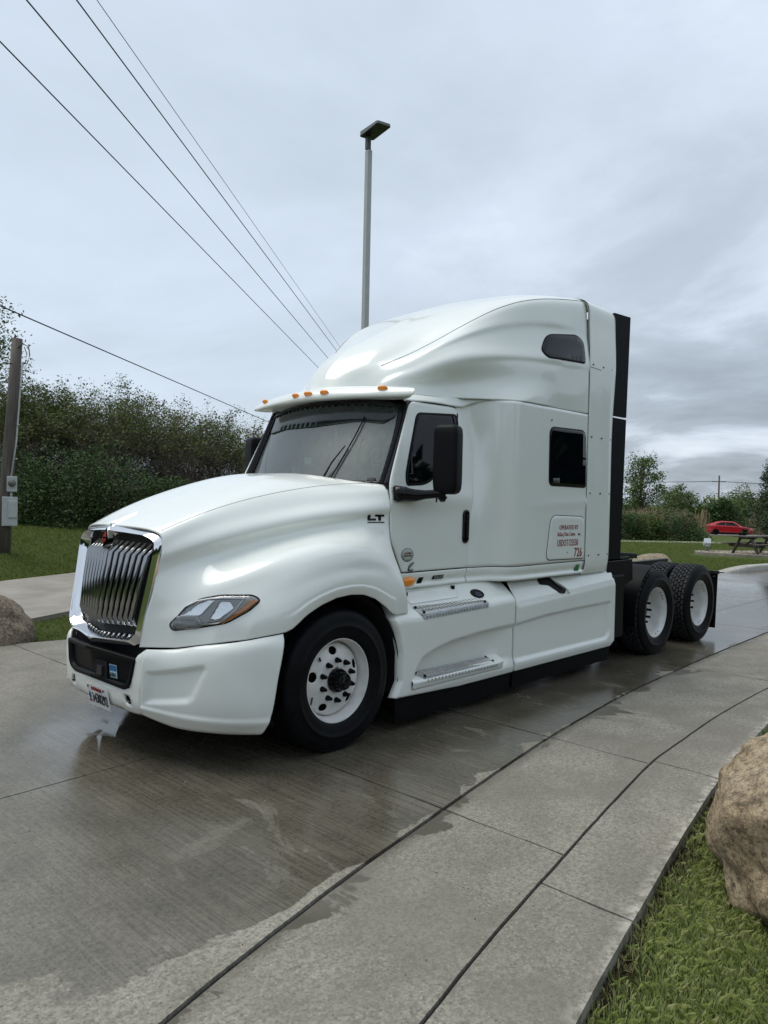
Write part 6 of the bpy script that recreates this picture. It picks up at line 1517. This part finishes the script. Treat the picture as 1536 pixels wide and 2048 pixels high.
# ---- red saloon car on the far road
def car(label, loc, rz):
    root = empty('parked_car', label, 'car', loc, rz)
    red = simple('red_paint', (.42, .010, .016), .25, coat=.5); dk = DARKG
    # half-sections along the length: x, sill, belt z, half width at belt, roof z, half width at roof
    st = [(-2.30, .42, .86, .62, .88, .55), (-2.22, .30, .98, .80, 1.02, .66), (-1.75, .24, 1.0, .89, 1.12, .66), (-1.1, .24, .98, .90, 1.37, .60), (-.4, .24, .95, .90, 1.435, .58), (.3, .24, .92, .90, 1.40, .59), (.75, .24, .90, .90, 1.22, .62), (1.2, .24, .86, .89, .93, .70), (1.75, .25, .80, .87, .84, .72), (2.2, .30, .70, .78, .73, .62), (2.36, .36, .58, .55, .60, .48)]
    V = []
    for x, s0, zb, wb, zr, wr_2 in st:
        half_ = [(x, .55*wb, s0-.02), (x, wb*.97, s0+.02), (x, wb, (s0+zb)/2), (x, wb*.985, zb-.02), (x, wb*.965, zb), (x, (wb*.94+wr_2)/2, zb+(zr-zb)*.52), (x, wr_2+.04, zb+(zr-zb)*.93), (x, wr_2*.75, zr), (x, 0, zr+.012)]
        V.append(half_+[(a, -b, c_) for a, b, c_ in reversed(half_[:-1])])
    X = patch_pts(V, 49, 60, np.linspace(0, 1, 11)); cut = X
    # wheel arches
    o = grid_obj('body', X, red, root, False, 0.); orient(o, (0, 0, .7)); sharp(o, 50)
    BV = BVHTree.FromPolygons([Vector(p) for p in X.reshape(-1, 3)], grid_faces(60, 49))
    for s in (-1, 1):
        sf = lambda a, b, s=s: (BV.ray_cast(Vector((a, s*3, b)), Vector((0, -s, 0)))[0] or Vector((a, s*.8, b)))
        for po in ([(-1.42, 1.03), (-.98, 1.27), (-.45, 1.35), (-.42, 1.0)], [(-.36, .99), (-.39, 1.35), (.22, 1.31), (.62, 1.13), (.86, .955)]):
            v, f = panel_mesh(rpoly(po, .05, 3), lambda a, b: sf(a, b)+Vector((0, s*.012, .004)), .1); orient(mk('side_window', v, f, dk, root, True), (0, 0, .9))
        for wx in (-1.37, 1.36):
            v, f = panel_mesh([(wx+.375*math.cos(t), .33+.375*math.sin(t)) for t in np.linspace(0, 2*math.pi, 28, endpoint=False)], lambda a, b: (a, s*.895, max(.16, b)), .1); orient(mk('wheel_arch', v, f, GAPB, root, False), (0, 0, .3))
            w_ = bpy.data.objects.new('wheel', None); COL.objects.link(w_); w_.parent = root; w_.location = (wx, s*.90, .325)
            m = MB(); m.lathe([(.21, -.02), (.325, -.02), (.33, .02), (.33, .17), (.2, .2)], 28); t_ = m.build('tyre', TYRE, w_, True, auto=40)
            m = MB(); m.lathe([(0, -.012), (.21, -.012)], 20)
            for k in range(5): m.bar((.03*math.cos(k*1.2566), -.024, .03*math.sin(k*1.2566)), (.205*math.cos(k*1.2566), -.024, .205*math.sin(k*1.2566)), .045, .02, up=(0, 1, 0))
            m.build('rim', GLOSSB, w_)
            if s > 0: w_.rotation_euler = (0, 0, math.pi)
        m = MB(); m.box((.72, s*1.0, .97), (.12, .18, .10)); m.build('wing_mirror', GAPB, root, bevel=.02)
        v, f = panel_mesh([(1.72, .66), (2.08, .72), (2.16, .66), (1.95, .61)], lambda a, b: sf(a, b)+Vector((0, s*.01, 0)), .06); orient(mk('headlight', v, f, simple('car_lamp', (.5, .5, .5), .15), root), (0, 0, .6))
        for a in (-1.0, .05):
            m = MB(); q_ = sf(a, .84); m.box(q_+Vector((0, s*.012, 0)), (.16, .02, .03)); m.build('door_handle', GAPB, root)
        m = MB(); m.box((0, s*.87, .25), (2.1, .06, .06)); m.build('side_sill', GAPB, root)
    m = MB(); m.box((-2.14, 0, 1.12), (.22, 1.25, .03)); m.box((-2.1, .5, 1.05), (.05, .04, .14)); m.box((-2.1, -.5, 1.05), (.05, .04, .14)); m.build('spoiler', red, root)
    m = MB(); m.box((2.34, 0, .42), (.08, 1.05, .22)); m.build('front_grille', GAPB, root, bevel=.02)
    return root
cv = BD(35.7, 79.); cv.z = float(zter(cv.x, cv.y))+.04
fwd = Vector((FY, -FX, 0)); car('bright red saloon car parked side-on by the reeds beyond the lawn', cv, math.atan2(fwd.y, fwd.x)+R(-12))

# ---- vegetation beyond the lawn
cluster_tree('sparse_tree', 'tall thin-leaved tree standing alone beside the black edge of the truck', gz(BD(25.6, 76)), 8.5, 2.3, 2.2, 62, 70, L_MID, .24, 81)
cluster_tree('sparse_tree', 'slim pale young tree just left of the far utility pole', gz(BD(34.2, 88)), 5.6, 1.9, 2.0, 30, 60, L_PALE, .26, 82, r0=.10)
def rbush(l, d, rad, n, mt, size, seed, lb, group): return bush('round_bush', lb, gz(BD(l, d)), rad, n, mt, size, seed, group)
NB = 'bushes at the far side of the lawn'
rbush(17.0, 54, (1.5, 1.4, 2.0), 6000, L_DARK, .13, 91, 'dark bush half hidden behind the black edge of the truck', NB)
rbush(18.7, 54.5, (1.7, 1.5, 1.75), 7000, L_MID, .13, 92, 'low rounded olive bush between the dark bushes beside the truck', NB)
rbush(20.6, 54, (2.0, 1.7, 2.35), 9000, L_DARK, .13, 93, 'biggest dark green bush on the lawn edge, in front of the tan reeds', NB)
rbush(22.6, 55, (1.1, 1.0, 1.0), 3500, L_PALE, .12, 94, 'small pale green bush at the right foot of the biggest dark bush', NB)
HG = 'trees of the green belt beyond the lawn'
for i, (l, d, rad, mt, lb) in enumerate([
    (29, 92, (4.2, 3, 4.6), L_DARK, 'dark green crown low behind the lone thin-leaved tree'),
    (35.5, 92, (4.2, 3, 5.2), L_MID, 'broad mid-green crown under the slim pale tree'),
    (39.5, 90, (3.8, 3, 5.0), L_MID, 'rounded green crown above the tan reeds left of the car'),
    (37.5, 84, (2.6, 2.2, 3.6), L_DARK, 'dark shadowy bush directly behind the tail of the red car'),
    (44.0, 93, (3.6, 3, 5.6), L_PALE, 'pale green crown right above the roof of the red car'),
    (48.0, 94, (3.6, 3, 5.0), L_PALE, 'pale bushy crown above the bonnet of the red car'),
    (51.5, 92, (3.2, 3, 4.6), L_MID, 'green crown in front of the low flat-roofed building'),
    (32.5, 108, (5., 3, 4.4), L_DARK, 'dark tree mass farthest back beside the truck'), (42, 112, (6., 3, 5.6), L_DARK, 'dark far tree mass below the distant pole'), (55, 108, (5., 3, 5.2), L_MID, 'far green crown beside the conifer at the right edge'), (24, 100, (5., 3, 4.4), L_DARK, 'far dark crown seen just behind the truck sleeper'), (18, 100, (6., 3, 4.4), L_DARK, 'far dark crown hidden mostly by the truck')]):
    bush('belt_tree', lb, gz(BD(l, d)), rad, 9000, mt, .27, 100+i, HG, 'tree')
# conifer at the right edge
r = np.random.default_rng(33); cl = gz(BD(36.2, 70)); cn = empty('conifer', 'grey-green conifer at the right edge of the photo behind the picnic table', 'tree', cl)
m = MB(); m.tube([(0, 0, -.2), (0, 0, 3), (0, 0, 8.3)], [.16, .11, .02], 8); m.build('trunk', BARK, cn, True); bm2 = MB(); LQ = []
for z in np.arange(.5, 8.2, .22):
    for k in range(9):
        a = r.uniform(0, 6.28); Lb = (2.9*(1-z/8.6)**.75+.15)*r.uniform(.7, 1.1); e = np.array([math.cos(a), math.sin(a), r.uniform(-.05, .3)])
        tt = np.linspace(0, 1, 7)[1:]; pts = np.array([0, 0, z])+e*Lb*tt[:, None]+np.array([0, 0, -.12*Lb])*(tt**2)[:, None]; bm2.tube([(0, 0, z)]+[tuple(p) for p in pts[1::2]], [.03, .02, .014, .006], 3, caps=False)
        LQ.append(np.repeat(pts, 7, 0)+r.normal(size=(42, 3))*.10)
bm2.build('limb', BARK, cn, True); fast_mesh('crown', leaf_quads(np.concatenate(LQ), .26, r, -.1, .4), 4, L_CONE, cn)
# reeds
def reeds(lr, dr, h, n, seed, label):
    r = np.random.default_rng(seed); l = r.uniform(*lr, n); d = r.uniform(*dr, n); X = CP.x+d*FX+l*FY; Y = CP.y+d*FY-l*FX; B = np.stack([X, Y, zter(X, Y)], 1); hh = h*r.uniform(.5, 1.1, n)*(.82+.18*np.sin(l*2.1)*np.sin(d*1.3+l*.7)); th = r.uniform(0, 6.28, n)
    lean = np.stack([np.cos(th), np.sin(th), 0*th], 1)*(hh*r.uniform(.03, .18, n))[:, None]; s = np.stack([-np.sin(th), np.cos(th), 0*th], 1)*.013
    m_ = B+lean*.5+np.array([0, 0, .7])*hh[:, None]; t_ = B+lean+np.array([0, 0, 1.])*hh[:, None]; V = np.stack([B-s, B+s, m_+s, t_+s*2.2, t_+np.array([0, 0, .15]), t_-s*2.2, m_-s], 1).reshape(-1, 3)
    o = fast_mesh('reeds', V, 7, L_REED); o['kind'] = 'stuff'; o['label'] = label
reeds((19.0, 26.6), (62, 70), 2.35, 2600, 1, 'tall tan dry reeds behind the dark bushes'); reeds((35.5, 50), (85.5, 89), 2.0, 3600, 2, 'tan dry reeds behind the red car')
# far pole, wires and building
fpv = gz(BD(74.5, 170)); fpo = empty('far_pole', 'thin distant utility pole with a crossarm above the tree belt', 'utility pole', fpv)
m = MB(); m.tube([(0, 0, 0), (0, 0, 10.4)], [.22, .17], 8); m.build('pole_shaft', BARK, fpo, True); m = MB(); m.bar(tuple(Vector((0, 0, 9.0))-fwd*1.5), tuple(Vector((0, 0, 9.0))+fwd*1.5), .16, .16); m.build('crossarm', BARK, fpo)
for k, (a, b) in enumerate(((-1.3, .0), (1.3, .1))):
    m = MB(); p0 = fpv+Vector((0, 0, 9.1))+fwd*a; P = [p0+fwd*t+Vector((0, 0, -.0009*abs(t)*(60-min(60, abs(t)))*.6-(.012*abs(t)))) for t in np.linspace(-60, 60, 31)]; m.tube(P, .03, 4); tag(m.build('power_line', WIRE, None, True), ('distant wire slung low across the far tree belt', 'distant wire on the outer end of the far crossarm')[k], 'power line', 'far wires over the tree belt')
bv = gz(BD(95, 190)); bl = empty('low_building', 'low pale flat-roofed building far behind the trees', 'building', bv, math.atan2(fwd.y, fwd.x))
m = MB(); m.box((0, 0, 2.6), (22, 12, 5.2)); m.build('wall', simple('building_wall', (.45, .43, .38), .8, var=.1), bl); m = MB(); m.box((0, 0, 5.45), (23, 13, .5)); m.build('roof', simple('roof_white', (.62, .62, .60), .6), bl)
for k in range(4): m = MB(); m.box((-7.5+k*5, -6.05, 3.0), (2, .15, 1.6)); m.build('window', DARKG, bl)
